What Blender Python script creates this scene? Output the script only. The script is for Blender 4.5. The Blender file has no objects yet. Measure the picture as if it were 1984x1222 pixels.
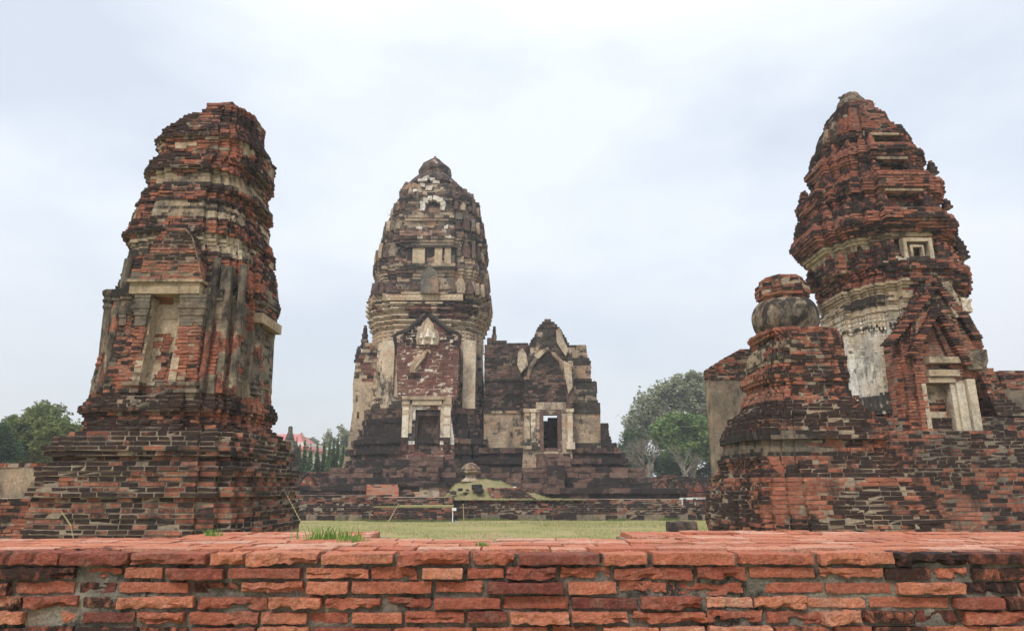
import bpy, math, random
import numpy as np
from mathutils import Vector

# ------------------------------------------------------------------ camera
EYE = 1.7; PITCH = math.radians(14.2); F = 1300.0
sc = bpy.context.scene
cam_d = bpy.data.cameras.new('camera'); cam = bpy.data.objects.new('camera', cam_d)
sc.collection.objects.link(cam); sc.camera = cam
cam.location = (0, 0, EYE); cam.rotation_euler = (math.radians(90) + PITCH, 0, 0)
cam_d.sensor_width = 36; cam_d.lens = F / 1984 * 36
cam_d.clip_start = 0.05; cam_d.clip_end = 3000
# ------------------------------------------------------------------ world, sun, exposure
SUN_EL = math.radians(52); SUN_AZ = math.radians(205)      # azimuth clockwise from +Y : behind the camera, a little left
w = bpy.data.worlds.new('World'); sc.world = w; w.use_nodes = True
nt = w.node_tree; N = nt.nodes; Lk = nt.links
for n in list(N): N.remove(n)
out = N.new('ShaderNodeOutputWorld'); bg = N.new('ShaderNodeBackground'); Lk.new(bg.outputs[0], out.inputs[0])
sky = N.new('ShaderNodeTexSky'); sky.sky_type = 'NISHITA'; sky.sun_disc = False
sky.sun_elevation = SUN_EL; sky.sun_rotation = SUN_AZ; sky.air_density = 1.2; sky.dust_density = 3
tc = N.new('ShaderNodeTexCoord'); mp = N.new('ShaderNodeMapping'); mp.inputs['Scale'].default_value = (1.0, 1.0, 2.2)
mp.inputs['Location'].default_value = (0.3, 1.9, 0.2)
Lk.new(tc.outputs['Generated'], mp.inputs[0])
no = N.new('ShaderNodeTexNoise'); no.inputs['Scale'].default_value = 1.5; no.inputs['Detail'].default_value = 6; no.inputs['Roughness'].default_value = 0.5
Lk.new(mp.outputs[0], no.inputs[0])
cr = N.new('ShaderNodeValToRGB'); cr.color_ramp.elements[0].position = 0.40; cr.color_ramp.elements[1].position = 0.58
cr.color_ramp.elements[0].color = (.68, .68, .68, 1); cr.color_ramp.elements[1].color = (1, 1, 1, 1)
Lk.new(no.outputs[0], cr.inputs[0])
sm = N.new('ShaderNodeVectorMath'); sm.operation = 'SCALE'; sm.inputs[3].default_value = 0.15
Lk.new(sky.outputs[0], sm.inputs[0])
sx = N.new('ShaderNodeSeparateXYZ'); Lk.new(tc.outputs['Generated'], sx.inputs[0])
mr = N.new('ShaderNodeMapRange'); mr.inputs['From Min'].default_value = 0.58; mr.inputs['From Max'].default_value = 1.0
mr.inputs['To Min'].default_value = 1.0; mr.inputs['To Max'].default_value = 2.3; Lk.new(sx.outputs[2], mr.inputs[0])
hz = N.new('ShaderNodeMapRange'); hz.inputs['From Min'].default_value = 0.0; hz.inputs['From Max'].default_value = 0.35
hz.inputs['To Min'].default_value = 0; hz.inputs['To Max'].default_value = 1; Lk.new(sx.outputs[2], hz.inputs[0])
hc = N.new('ShaderNodeMix'); hc.data_type = 'RGBA'; hc.inputs[6].default_value = (.74, .765, .80, 1); hc.inputs[7].default_value = (.85, .905, .985, 1)
Lk.new(hz.outputs[0], hc.inputs[0])
cl = N.new('ShaderNodeVectorMath'); cl.operation = 'SCALE'
Lk.new(hc.outputs[2], cl.inputs[0]); Lk.new(mr.outputs[0], cl.inputs[3])
mx = N.new('ShaderNodeMix'); mx.data_type = 'RGBA'
Lk.new(cr.outputs[0], mx.inputs[0]); Lk.new(sm.outputs[0], mx.inputs[6]); Lk.new(cl.outputs[0], mx.inputs[7])
Lk.new(mx.outputs[2], bg.inputs[0]); bg.inputs[1].default_value = .97
sd = bpy.data.lights.new('sun', 'SUN'); sd.energy = 1.9; sd.angle = math.radians(11); sd.color = (1, .95, .87)
so = bpy.data.objects.new('sun', sd); sc.collection.objects.link(so)
sv = Vector((math.sin(SUN_AZ) * math.cos(SUN_EL), math.cos(SUN_AZ) * math.cos(SUN_EL), math.sin(SUN_EL)))
so.rotation_euler = (-sv).to_track_quat('-Z', 'Y').to_euler()
sc.view_settings.view_transform = 'Standard'; sc.view_settings.look = 'None'
sc.view_settings.gamma = 1; sc.view_settings.exposure = 0.20
sc.render.resolution_x = 1024; sc.render.resolution_y = 630

# ------------------------------------------------------------------ helpers
rng = np.random.default_rng(7); R = random.Random(5)
cp, sp = math.cos(PITCH), math.sin(PITCH)
def ray(px, py):                         # -> (X/Y, (Z-EYE)/Y) of the direction through a photo pixel
    a = px - 992.0; b = 611.0 - py
    fwd = F * cp - b * sp; up = F * sp + b * cp
    return a / fwd, up / fwd
def pt(px, py, Y):
    a, b = ray(px, py); return (a * Y, Y, EYE + b * Y)
def X_(px, py, Y): return ray(px, py)[0] * Y
def Z_(py, Y): return EYE + ray(992, py)[1] * Y
def proj(x, y, z):
    d = y * cp + (z - EYE) * sp; u = -y * sp + (z - EYE) * cp
    return 992 + F * x / d, 611 - F * u / d

def _h(ix, iy, iz, s):
    n = (ix.astype(np.int64) * 374761393 + iy.astype(np.int64) * 668265263 + iz.astype(np.int64) * 2147483647 + s * 974711) & 0xffffffff
    n = ((n ^ (n >> 13)) * 1274126177) & 0xffffffff; n = ((n ^ (n >> 16)) * 2246822519) & 0xffffffff
    return ((n ^ (n >> 15)) & 0xffffff) / float(0xffffff)
def vn(P, s=0):
    P = np.asarray(P, float); f = np.floor(P); t = P - f; t = t * t * (3 - 2 * t); f = f.astype(np.int64)
    r = 0
    for a in (0, 1):
        for b in (0, 1):
            for c in (0, 1):
                wgt = (t[:, 0] if a else 1 - t[:, 0]) * (t[:, 1] if b else 1 - t[:, 1]) * (t[:, 2] if c else 1 - t[:, 2])
                r = r + wgt * _h(f[:, 0] + a, f[:, 1] + b, f[:, 2] + c, s)
    return r
def fbm(P, sc_=1.0, s=0, o=3):
    P = np.asarray(P, float) * sc_; r = 0; a = .5; tot = 0
    for i in range(o): r = r + a * vn(P * (2 ** i) + 17.3 * i, s + i); tot += a; a *= .5
    return r / tot
def ss(x, a, b): t = np.clip((x - a) / (b - a), 0, 1); return t * t * (3 - 2 * t)

class Acc:
    def __init__(s): s.v = []; s.a = []; s.li = []; s.ls = []; s.mi = []; s.n = 0
    def add(s, V, faces, attr, mat=0):
        V = np.asarray(V, float).reshape(-1, 3); a = np.asarray(attr, float)
        if a.ndim == 1: a = np.tile(a, (len(V), 1))
        s.v.append(V); s.a.append(a)
        if isinstance(faces, np.ndarray):
            s.li.append((faces + s.n).ravel()); s.ls.append(np.full(len(faces), faces.shape[1])); s.mi.append(np.full(len(faces), mat))
        else:
            s.li.append(np.array([i for f in faces for i in f]) + s.n); s.ls.append(np.array([len(f) for f in faces])); s.mi.append(np.full(len(faces), mat))
        s.n += len(V)
    def build(s, name, mats, parent=None, smooth=False, **props):
        me = bpy.data.meshes.new(name)
        V = np.concatenate(s.v)
        o = bpy.data.objects.new(name, me)
        if parent is not None:
            pl = np.array(parent['_loc']); o.parent = parent
        else:
            b0, b1 = V.min(0), V.max(0); pl = np.array([(b0[0] + b1[0]) / 2, (b0[1] + b1[1]) / 2, b0[2]]); o.location = pl
        gl = pl
        if parent is not None and parent.type == 'MESH': gl = pl
        V = V - gl
        li = np.concatenate(s.li).astype(np.int32); ls = np.concatenate(s.ls).astype(np.int32); mi = np.concatenate(s.mi).astype(np.int32)
        me.vertices.add(len(V)); me.vertices.foreach_set('co', V.astype(np.float32).ravel())
        me.loops.add(len(li)); me.loops.foreach_set('vertex_index', li)
        me.polygons.add(len(ls)); st = np.zeros(len(ls), np.int32); st[1:] = np.cumsum(ls)[:-1]
        me.polygons.foreach_set('loop_start', st); me.polygons.foreach_set('loop_total', ls)
        me.polygons.foreach_set('material_index', mi)
        me.polygons.foreach_set('use_smooth', np.full(len(ls), smooth))
        at = me.attributes.new('mix', 'FLOAT_COLOR', 'POINT')
        A = np.concatenate(s.a); A4 = np.ones((len(V), 4), np.float32); A4[:, :3] = A
        at.data.foreach_set('color', A4.ravel())
        me.update(); me.validate()
        for m in (mats if isinstance(mats, (list, tuple)) else [mats]): me.materials.append(m)
        sc.collection.objects.link(o); o['_loc'] = [float(q) for q in pl]
        for k, q in props.items(): o[k] = q
        return o

def thing(name, loc, label, cat, group=None):
    o = bpy.data.objects.new(name, None); sc.collection.objects.link(o); o.location = loc; o.empty_display_size = .2
    o['_loc'] = [float(q) for q in loc]; o['label'] = label; o['category'] = cat
    if group: o['group'] = group
    return o

BOXF = np.array([[0, 1, 3, 2], [4, 6, 7, 5], [0, 4, 5, 1], [2, 3, 7, 6], [0, 2, 6, 4], [1, 5, 7, 3]])
SG = np.array([[a, b, c] for a in (-1, 1) for b in (-1, 1) for c in (-1, 1)], float)
def boxes(acc, C, T, Nn, half, attr, jit=0.004, mat=0, tw=0.0):
    """C centres (n,3); T along unit (n,2); Nn outward unit (n,2); half (n,3) along,out,up."""
    n = len(C)
    if n == 0: return
    S = np.tile(SG, (n, 1, 1)) * half[:, None, :]
    if np.ndim(jit) == 0: jit = np.full(n, jit)
    S = S + (rng.random((n, 8, 3)) - .5) * 2 * jit[:, None, None]
    if tw:
        S[:, :, 2] += S[:, :, 0] * (rng.random(n) - .5)[:, None] * tw
    V = np.empty((n, 8, 3))
    V[:, :, 0] = C[:, None, 0] + S[:, :, 0] * T[:, None, 0] + S[:, :, 1] * Nn[:, None, 0]
    V[:, :, 1] = C[:, None, 1] + S[:, :, 0] * T[:, None, 1] + S[:, :, 1] * Nn[:, None, 1]
    V[:, :, 2] = C[:, None, 2] + S[:, :, 2]
    Fc = (BOXF[None] + (np.arange(n) * 8)[:, None, None]).reshape(-1, 4)
    A = np.repeat(np.asarray(attr), 8, axis=0)
    # a little tone drift between the ends of a brick
    A = A.copy(); A[:, 0] = A[:, 0] + (rng.random(len(A)) - .5) * .08
    acc.add(V.reshape(-1, 3), Fc, A, mat)
def box(acc, x0, x1, y0, y1, z0, z1, attr=(0.5, 0, 1), jit=0.0, mat=0):
    boxes(acc, np.array([[(x0 + x1) / 2, (y0 + y1) / 2, (z0 + z1) / 2]]), np.array([[1., 0]]), np.array([[0., 1.]]),
          np.array([[(x1 - x0) / 2, (y1 - y0) / 2, (z1 - z0) / 2]]), np.array([attr]), jit, mat)
def inset(poly, d):
    P = np.asarray(poly, float); n = len(P); o = np.empty_like(P)
    e = np.roll(P, -1, 0) - P; l = np.hypot(e[:, 0], e[:, 1]); l[l < 1e-9] = 1e-9; nn = np.stack([e[:, 1] / l, -e[:, 0] / l], 1)
    n0 = np.roll(nn, 1, 0); m = n0 + nn; den = 1 + (n0 * nn).sum(1); den[den < .2] = .2
    return P - d * m / den[:, None]
def prism(acc, poly, z0, z1, attr, mat=0):
    P = np.asarray(poly); n = len(P)
    V = np.concatenate([np.c_[P, np.full(n, z0)], np.c_[P, np.full(n, z1)]])
    f = [[i, (i + 1) % n, n + (i + 1) % n, n + i] for i in range(n)] + [list(range(n - 1, -1, -1)), list(range(n, 2 * n))]
    acc.add(V, f, attr, mat)
def rect(x0, x1, y0, y1): return np.array([(x0, y0), (x1, y0), (x1, y1), (x0, y1)], float)

def default_attr(seed=0, stain=.45, sscale=(.55, .55, .9), plaster=None, tone=(.15, .85), blk=.5):
    def f(P, Nn, rnd):
        q = P * np.array(sscale)
        area = fbm(q, 1.0, seed, 4)
        area = area * .6 + .4 * fbm(P * np.array([1.1, 1.1, 4.5]), 1.0, seed + 9, 2)
        st = ss(area + (rnd[:, 0] - .5) * blk, .72 - stain * .5, .86 - stain * .5)
        tn = tone[0] + (tone[1] - tone[0]) * (rnd[:, 1] * .6 + .4 * fbm(P, .8, seed + 5, 2))
        pl = np.zeros(len(P)); pt_ = np.zeros(len(P))
        if plaster is not None:
            pl, pt_ = plaster(P, Nn, rnd)
            m = pl > .5; tn = np.where(m, pt_, tn); st = np.where(m, st * .45, st)
        return tn, st, pl
    return f

def courses(acc, z0, z1, pitch, poly_fn, blen=.24, depth=.15, gap=.014, ins=.022, seed=1, attr=None, miss=.03,
            jit=.006, rough=.02, erode=.05, core_attr=(.02, .25, 1), skipcore=False, edges=None, tw=.02, plast_out=.004, lich=.7):
    rg = np.random.default_rng(seed)
    attr = attr or default_attr(seed)
    C = []; T = []; NN = []; H = []; LG = []
    n = max(1, int(round((z1 - z0) / pitch))); ph = (z1 - z0) / n
    rsv = R.getstate(); szs = []
    for k in range(n + 3):
        pq = poly_fn(z0 + (k + .5) * ph) if k < n else None
        if pq is None: szs.append(szs[-1] if szs else 0)
        else: q_ = np.asarray(pq); szs.append((np.ptp(q_[:, 0]) + np.ptp(q_[:, 1])) / 4)
    R.setstate(rsv); szs = np.array(szs)
    for k in range(n):
        za = z0 + k * ph; zc = za + ph / 2
        poly = poly_fn(zc)
        if poly is None: continue
        poly = np.asarray(poly, float)
        if not skipcore: prism(acc, inset(poly, ins), za + .002, za + ph - .002, core_attr)
        lg_ = np.clip((szs[k] - min(szs[k + 1], szs[k + 2])) / .030, 0, 1)
        if k + 1 < n: lg_ = max(lg_, .55 * np.clip((szs[k + 1] - min(szs[k + 2], szs[k + 3])) / .04, 0, 1))
        for i in range(len(poly)):
            if edges is not None and not edges(i, poly[i], poly[(i + 1) % len(poly)], zc): continue
            a = poly[i]; b = poly[(i + 1) % len(poly)]; e = b - a; L = math.hypot(*e)
            if L < .02: continue
            t = e / L; nr = np.array([t[1], -t[0]])
            m = max(1, int(round(L / blen + (rg.random() - .5) * .6)))
            w_ = rg.uniform(.6, 1.5, m) if m > 1 else np.ones(1)
            w_ = w_ / w_.sum() * L; s0 = 0
            for q in w_:
                c = a + t * (s0 + q / 2) - nr * (depth / 2)
                C.append((c[0], c[1], zc)); T.append(t); NN.append(nr); H.append((q / 2, depth / 2, ph / 2)); LG.append(lg_); s0 += q
    if not C: return
    C = np.array(C); T = np.array(T); NN = np.array(NN); H = np.array(H); nB = len(C); rnd = rg.random((nB, 5))
    surf = C.copy(); surf[:, :2] += NN * (depth / 2)
    tn, st, pl = attr(surf, NN, rnd); LG = np.array(LG) * lich
    st = np.clip(st + LG * (.25 + 1.1 * ss(fbm(surf * np.array([1, 1, .6]), 1.1, seed + 60, 3) + (rnd[:, 4] - .5) * .14, .38, .56)), 0, 1.3)
    m = pl > .5
    er = -erode * ss(fbm(surf, 1.3, seed + 40, 3), .5, .8) + (rnd[:, 2] - .6) * rough
    er = np.where(rnd[:, 3] < .07, er - .03, er); er = np.maximum(er, -max(ins, .004) + .003 + .004 * (rnd[:, 1] - .5)); er = np.where(m, plast_out + (rnd[:, 2] - .5) * .0008, er)
    C[:, :2] += NN * er[:, None]; C[:, 2] += np.where(m, (rnd[:, 4] - .5) * .0008, (rnd[:, 4] - .5) * gap * .35)
    H = H.copy(); H[:, 0] -= np.where(m, -.001, gap * .5 * (.5 + rnd[:, 0])); H[:, 2] -= np.where(m, 0, gap * .5 * (.6 + .7 * rnd[:, 1]))
    keep = (rnd[:, 3] > miss) | m; keep &= (H[:, 0] > .006)
    jj = np.where(m, .0006, jit * 1.5)
    boxes(acc, C[keep], T[keep], NN[keep], H[keep], np.stack([tn, st, pl], 1)[keep], jj[keep], 0, tw if tw else 0)

REDENT = [(.42, 1.0), (.62, .90), (.80, .80)]
def redent(cx, cy, wl, wr, wy, lv=REDENT, notch=None):
    q = []
    for i, (u, v) in enumerate(lv):
        q.append((u, v))
        if i + 1 < len(lv): q.append((u, lv[i + 1][1]))
    if abs(lv[-1][0] - lv[-1][1]) > 1e-6: q.append((lv[-1][1], lv[-1][1])) if False else None
    h = q + [(v, u) for (u, v) in reversed(q)]
    # remove duplicates
    Q = []
    for p in h:
        if not Q or (abs(Q[-1][0] - p[0]) + abs(Q[-1][1] - p[1])) > 1e-6: Q.append(p)
    # Q goes from the front centre edge outward to the side: (u,v) with v = distance toward the face
    pts = []
    pts += [(p[0], -p[1]) for p in Q]                    # front right
    pts += [(p[0], p[1]) for p in reversed(Q)]           # back right
    pts += [(-p[0], p[1]) for p in Q]                    # back left
    pts += [(-p[0], -p[1]) for p in reversed(Q)]         # front left
    P = np.array([(cx + (p[0] * (wr if p[0] > 0 else wl)), cy + p[1] * wy) for p in pts])
    if notch:                                            # (x0, x1, depth) cut into the front face (the closing edge)
        x0, x1, d = notch; yf = cy - wy * lv[0][1]
        P = np.concatenate([P, [[x0, yf], [x0, yf + d], [x1, yf + d], [x1, yf]]])
    return P
def fit(cx, cy, SL, SR, lv, zs, fixed=None):
    """half widths left/right at each height so that the silhouette follows the measured outline"""
    yl, xl = np.array([p[1] for p in SL], float), np.array([p[0] for p in SL], float)
    yr, xr = np.array([p[1] for p in SR], float), np.array([p[0] for p in SR], float)
    res = []; wl = wr = 1.5
    for z in zs:
        for it in range(3):
            wy = max(wl, wr)
            lo, hi = 0.02, 12
            for _ in range(22):
                m = (lo + hi) / 2; P = redent(cx, cy, m, wr, max(m, wr), lv); px, py = proj(P[:, 0], P[:, 1], z)
                if (px - np.interp(py, yl, xl)).min() > 0: lo = m
                else: hi = m
            wl = lo; wy = max(wl, wr)
            lo, hi = 0.02, 12
            for _ in range(22):
                m = (lo + hi) / 2; P = redent(cx, cy, wl, m, max(wl, m), lv); px, py = proj(P[:, 0], P[:, 1], z)
                if (px - np.interp(py, yr, xr)).max() < 0: lo = m
                else: hi = m
            wr = lo
        res.append((wl, wr))
    return np.array(res)

def lathe(acc, cx, cy, prof, seg=16, attr=(.3, .2, 1), a0=0, a1=2 * math.pi, jit=0, mat=0):
    full = abs(a1 - a0 - 2 * math.pi) < 1e-6; m = seg if full else seg + 1
    V = []
    for r, z in prof:
        for k in range(m):
            a = a0 + (a1 - a0) * k / seg; V.append((cx + r * math.cos(a), cy + r * math.sin(a), z))
    V = np.array(V)
    if jit: V = V + (rng.random(V.shape) - .5) * 2 * jit
    f = []
    for i in range(len(prof) - 1):
        for k in range(seg):
            k2 = (k + 1) % m; f.append([i * m + k, i * m + k2, (i + 1) * m + k2, (i + 1) * m + k])
    f.append([(len(prof) - 1) * m + k for k in range(m)]); f.append([k for k in range(m - 1, -1, -1)])
    acc.add(V, f, attr, mat)
def tube(acc, pts, rad, seg=6, attr=(.5, 0, 0), mat=0):
    P = [Vector(p) for p in pts]; V = []
    for i, p in enumerate(P):
        d = (P[min(i + 1, len(P) - 1)] - P[max(i - 1, 0)]).normalized()
        a = d.orthogonal().normalized(); b = d.cross(a)
        for k in range(seg):
            t = 2 * math.pi * k / seg; V.append(p + (a * math.cos(t) + b * math.sin(t)) * rad[i])
    f = []
    for i in range(len(P) - 1):
        for k in range(seg): f.append([i * seg + k, i * seg + (k + 1) % seg, (i + 1) * seg + (k + 1) % seg, (i + 1) * seg + k])
    f.append(list(range(seg - 1, -1, -1))); f.append([(len(P) - 1) * seg + k for k in range(seg)])
    acc.add(np.array([tuple(v) for v in V]), f, attr, mat)
def slab(acc, outline, y0, y1, attr, mat=0, jit=0):
    """outline [(x,z)] counter-clockwise seen from the front (-Y), extruded from y0 (front) to y1"""
    O = np.array(outline, float); n = len(O)
    V = np.concatenate([np.c_[O[:, 0], np.full(n, y0), O[:, 1]], np.c_[O[:, 0], np.full(n, y1), O[:, 1]]])
    if jit: V = V + (rng.random(V.shape) - .5) * 2 * jit
    f = [list(range(n)), list(range(2 * n - 1, n - 1, -1))] + [[(i + 1) % n, i, n + i, n + (i + 1) % n] for i in range(n)]
    acc.add(V, f, attr, mat)
def pxo(lst, Y): return [(X_(a, b, Y), Z_(b, Y)) for a, b in lst]

# ------------------------------------------------------------------ materials
def ramp(nodes, stops):
    r = nodes.new('ShaderNodeValToRGB'); e = r.color_ramp.elements
    while len(e) < len(stops): e.new(.5)
    for i, (p, c) in enumerate(stops): e[i].position = p; e[i].color = (*c, 1)
    return r
BRICK = [(0, (.12, .050, .036)), (.3, (.215, .074, .048)), (.55, (.30, .105, .064)), (.8, (.39, .150, .088)), (1, (.43, .25, .18))]
PLAST = [(0, (.36, .285, .205)), (.25, (.15, .125, .094)), (.5, (.42, .32, .21)), (.75, (.58, .50, .38)), (1, (.74, .72, .67))]
def masonry(name, brick=BRICK, plast=PLAST, fine=22, bump=.012, stain=1.0, dust=.25, stcol=(.022, .019, .017), patch=2.2, plnoise=.22, ctr=.9, off=.40, fleck=.0, weather=.38, ptint=.25, brk=2.9, soot=.78):
    m = bpy.data.materials.new(name); m.use_nodes = True; t = m.node_tree; n = t.nodes; l = t.links
    b = n['Principled BSDF']; b.inputs['Roughness'].default_value = .92; b.inputs['Specular IOR Level'].default_value = .18
    at = n.new('ShaderNodeAttribute'); at.attribute_name = 'mix'; sp_ = n.new('ShaderNodeSeparateColor'); l.new(at.outputs['Color'], sp_.inputs[0])
    ge = n.new('ShaderNodeNewGeometry')
    def noise(s, d=5, r=.6, dist=0, vec=None):
        q = n.new('ShaderNodeTexNoise'); q.inputs['Scale'].default_value = s; q.inputs['Detail'].default_value = d
        q.inputs['Roughness'].default_value = r; q.inputs['Distortion'].default_value = dist
        l.new(vec or ge.outputs['Position'], q.inputs['Vector']); return q.outputs[0]
    def mth(op, a, bb, c=None, clamp=False):
        q = n.new('ShaderNodeMath'); q.operation = op; q.use_clamp = clamp
        for i, v in enumerate((a, bb, c)):
            if v is None: continue
            if hasattr(v, 'is_output') or isinstance(v, bpy.types.NodeSocket): l.new(v, q.inputs[i])
            else: q.inputs[i].default_value = v
        return q.outputs[0]
    def mixc(f, a, c, bt='MIX'):
        q = n.new('ShaderNodeMix'); q.data_type = 'RGBA'; q.blend_type = bt; q.clamp_factor = True
        for i, v in ((0, f), (6, a), (7, c)):
            if isinstance(v, bpy.types.NodeSocket): l.new(v, q.inputs[i])
            elif isinstance(v, tuple): q.inputs[i].default_value = (*v, 1)
            else: q.inputs[i].default_value = v
        return q.outputs[2]
    nf = noise(fine, 6, .65); nm = noise(patch, 5, .6, .4); nl = noise(fine * .3, 5, .62)
    r1 = ramp(n, brick); r2 = ramp(n, plast)
    tb = mth('ADD', sp_.outputs[0], mth('MULTIPLY', mth('SUBTRACT', nl, .5), .5)); l.new(tb, r1.inputs[0])
    tp = mth('ADD', sp_.outputs[0], mth('MULTIPLY', mth('SUBTRACT', nm, .5), plnoise * 2)); l.new(tp, r2.inputs[0])
    # dusty pale lime smears on the bricks
    du = mth('MULTIPLY', mth('SUBTRACT', noise(patch * 2.3, 6, .7), .52, None), 5, None, True)
    cb = mixc(mth('MULTIPLY', du, dust), r1.outputs[0], (.45, .33, .25))
    we = mth('MULTIPLY', mth('SUBTRACT', noise(patch * .45, 5, .6), .47, None), 5, None, True)
    cb = mixc(mth('MULTIPLY', we, weather), cb, tuple(.42 * q for q in (.52, .36, .28)))
    ti = mth('MULTIPLY', mth('SUBTRACT', noise(patch * .8 + .13, 4, .6), .50, None), 6, None, True)
    pc = mixc(mth('MULTIPLY', ti, ptint), r2.outputs[0], (.42, .235, .14))
    pn = noise(patch * 1.9, 8, .68, .5)
    pf_ = mth('MULTIPLY_ADD', mth('ADD', mth('SUBTRACT', sp_.outputs[2], .5), mth('MULTIPLY', mth('SUBTRACT', pn, .5), brk)), 7, .5, True)
    c = mixc(pf_, cb, pc)
    if fleck:
        fl = mth('MULTIPLY', mth('SUBTRACT', noise(fine * .9, 7, .75, .6), .60, None), 9, None, True)
        fa = mth('MULTIPLY', mth('SUBTRACT', noise(patch * 1.3, 4, .6), .44, None), 5, None, True)
        c = mixc(mth('MULTIPLY', mth('MULTIPLY', fl, fa), fleck), c, (.55, .51, .45))
    v = mth('MULTIPLY_ADD', nf, ctr * 1.6, 1 - ctr * .8); c = mixc(1.0, c, v, 'MULTIPLY') if False else c
    vv = n.new('ShaderNodeVectorMath'); vv.operation = 'SCALE'; l.new(c, vv.inputs[0]); l.new(v, vv.inputs[3]); c = vv.outputs[0]
    # black lichen
    mpn = n.new('ShaderNodeMapping'); mpn.inputs['Scale'].default_value = (1, 1, .55); l.new(ge.outputs['Position'], mpn.inputs[0])
    ns = noise(patch * 3.1, 7, .72, .3, mpn.outputs[0])
    g = mth('MULTIPLY_ADD', sp_.outputs[1], 1.0, mth('MULTIPLY', mth('SUBTRACT', ns, .5), 2.3))
    g = mth('MULTIPLY', mth('SUBTRACT', g, off), 2.6 * stain, None, True)
    g = mth('MULTIPLY', g, mth('MULTIPLY_ADD', nf, .5, .66), None, True)
    c = mixc(g, c, stcol)
    grime = mth('MULTIPLY', mth('SUBTRACT', noise(patch * 1.2, 8, .70, .2, mpn.outputs[0]), .49, None), 6, None, True)
    c = mixc(mth('MULTIPLY', grime, soot), c, (.034, .030, .027))
    l.new(c, b.inputs['Base Color'])
    bp = n.new('ShaderNodeBump'); bp.inputs['Strength'].default_value = .9; bp.inputs['Distance'].default_value = bump
    hh = mth('ADD', noise(fine * 1.6, 6, .7), mth('MULTIPLY', nl, 1.2)); l.new(hh, bp.inputs['Height']); l.new(bp.outputs[0], b.inputs['Normal'])
    return m
M_brick = masonry('old_brick')
M_brick_r = masonry('old_brick_orange', dust=.22)
LAT = [(0, (.06, .038, .031)), (.3, (.105, .062, .049)), (.6, (.16, .095, .073)), (.85, (.24, .15, .112)), (1, (.34, .20, .14))]
M_lat = masonry('dark_laterite', brick=LAT, fine=7, bump=.04, patch=.9, dust=.3, off=.38, fleck=.8, ptint=.7, ctr=1.0, weather=.35, stcol=(.028, .025, .022), brk=2.4, soot=.5,
                plast=[(0, (.15, .10, .075)), (.25, (.13, .12, .10)), (.5, (.40, .30, .205)), (.75, (.52, .43, .33)), (1, (.70, .66, .60))])
DKB = [(0, (.10, .035, .026)), (.3, (.17, .055, .037)), (.6, (.25, .078, .046)), (.85, (.33, .13, .085)), (1, (.38, .22, .16))]
M_stucco = masonry('weathered_stucco', fine=20, brk=1.5, soot=.5, off=.36)
LATR = [(0, (.075, .032, .026)), (.3, (.13, .055, .042)), (.6, (.19, .082, .062)), (.85, (.26, .13, .095)), (1, (.36, .2, .14))]
M_lat_red = masonry('red_laterite', brick=LATR, fine=7, bump=.03, patch=.9, dust=.25, off=.40, fleck=.5, ctr=.9, weather=.2, soot=.45,
                plast=[(0, (.15, .10, .075)), (.25, (.13, .12, .10)), (.5, (.42, .32, .22)), (.75, (.58, .48, .37)), (1, (.74, .70, .64))])
M_lat_st = masonry('temple_stucco', brick=LATR, fine=7, bump=.03, patch=.9, dust=.3, off=.42, fleck=.5, brk=1.6, ctr=.8, weather=.2, soot=.36, ptint=.5,
                plast=[(0, (.15, .10, .075)), (.25, (.16, .145, .12)), (.5, (.46, .35, .24)), (.75, (.66, .55, .42)), (1, (.76, .72, .65))])
M_plinth = masonry('plinth_brick', brick=DKB, fine=10, bump=.02, patch=1.2, dust=.25, off=.34)
FRB = [(0, (.18, .055, .042)), (.3, (.33, .097, .062)), (.55, (.46, .150, .088)), (.8, (.56, .21, .12)), (1, (.62, .34, .24))]
M_front = masonry('front_wall_brick', brick=FRB, fine=85, soot=.2, brk=.7, bump=.012, patch=6, dust=.30, ctr=1.15, weather=.22, off=.36,
                  plast=[(0, (.37, .31, .24)), (.25, (.15, .135, .11)), (.5, (.36, .31, .25)), (.75, (.5, .45, .38)), (1, (.6, .56, .5))])
def simple(name, col, rough=.8, nscale=0, namt=.3, col2=None, spec=.3):
    m = bpy.data.materials.new(name); m.use_nodes = True; n = m.node_tree.nodes; l = m.node_tree.links; b = n['Principled BSDF']
    b.inputs['Roughness'].default_value = rough; b.inputs['Specular IOR Level'].default_value = spec
    b.inputs['Base Color'].default_value = (*col, 1)
    if nscale:
        ge = n.new('ShaderNodeNewGeometry'); q = n.new('ShaderNodeTexNoise'); q.inputs['Scale'].default_value = nscale; q.inputs['Detail'].default_value = 6
        l.new(ge.outputs['Position'], q.inputs['Vector'])
        c2 = col2 or tuple(x * (1 - namt) for x in col)
        r = ramp(n, [(.38, c2), (.62, col)]); l.new(q.outputs[0], r.inputs[0]); l.new(r.outputs[0], b.inputs['Base Color'])
    return m
def leafmat(name, stops, transl=.25):
    m = bpy.data.materials.new(name); m.use_nodes = True; n = m.node_tree.nodes; l = m.node_tree.links; b = n['Principled BSDF']
    at = n.new('ShaderNodeAttribute'); at.attribute_name = 'mix'; sp_ = n.new('ShaderNodeSeparateColor'); l.new(at.outputs['Color'], sp_.inputs[0])
    r = ramp(n, stops); l.new(sp_.outputs[0], r.inputs[0]); l.new(r.outputs[0], b.inputs['Base Color'])
    b.inputs['Roughness'].default_value = .7; b.inputs['Specular IOR Level'].default_value = .15
    tr = n.new('ShaderNodeBsdfTranslucent'); l.new(r.outputs[0], tr.inputs[0])
    mx_ = n.new('ShaderNodeMixShader'); mx_.inputs[0].default_value = transl
    l.new(b.outputs[0], mx_.inputs[1]); l.new(tr.outputs[0], mx_.inputs[2]); l.new(mx_.outputs[0], n['Material Output'].inputs[0])
    return m
M_bark = simple('pale_bark', (.26, .22, .18), .9, 3, .5)
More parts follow.
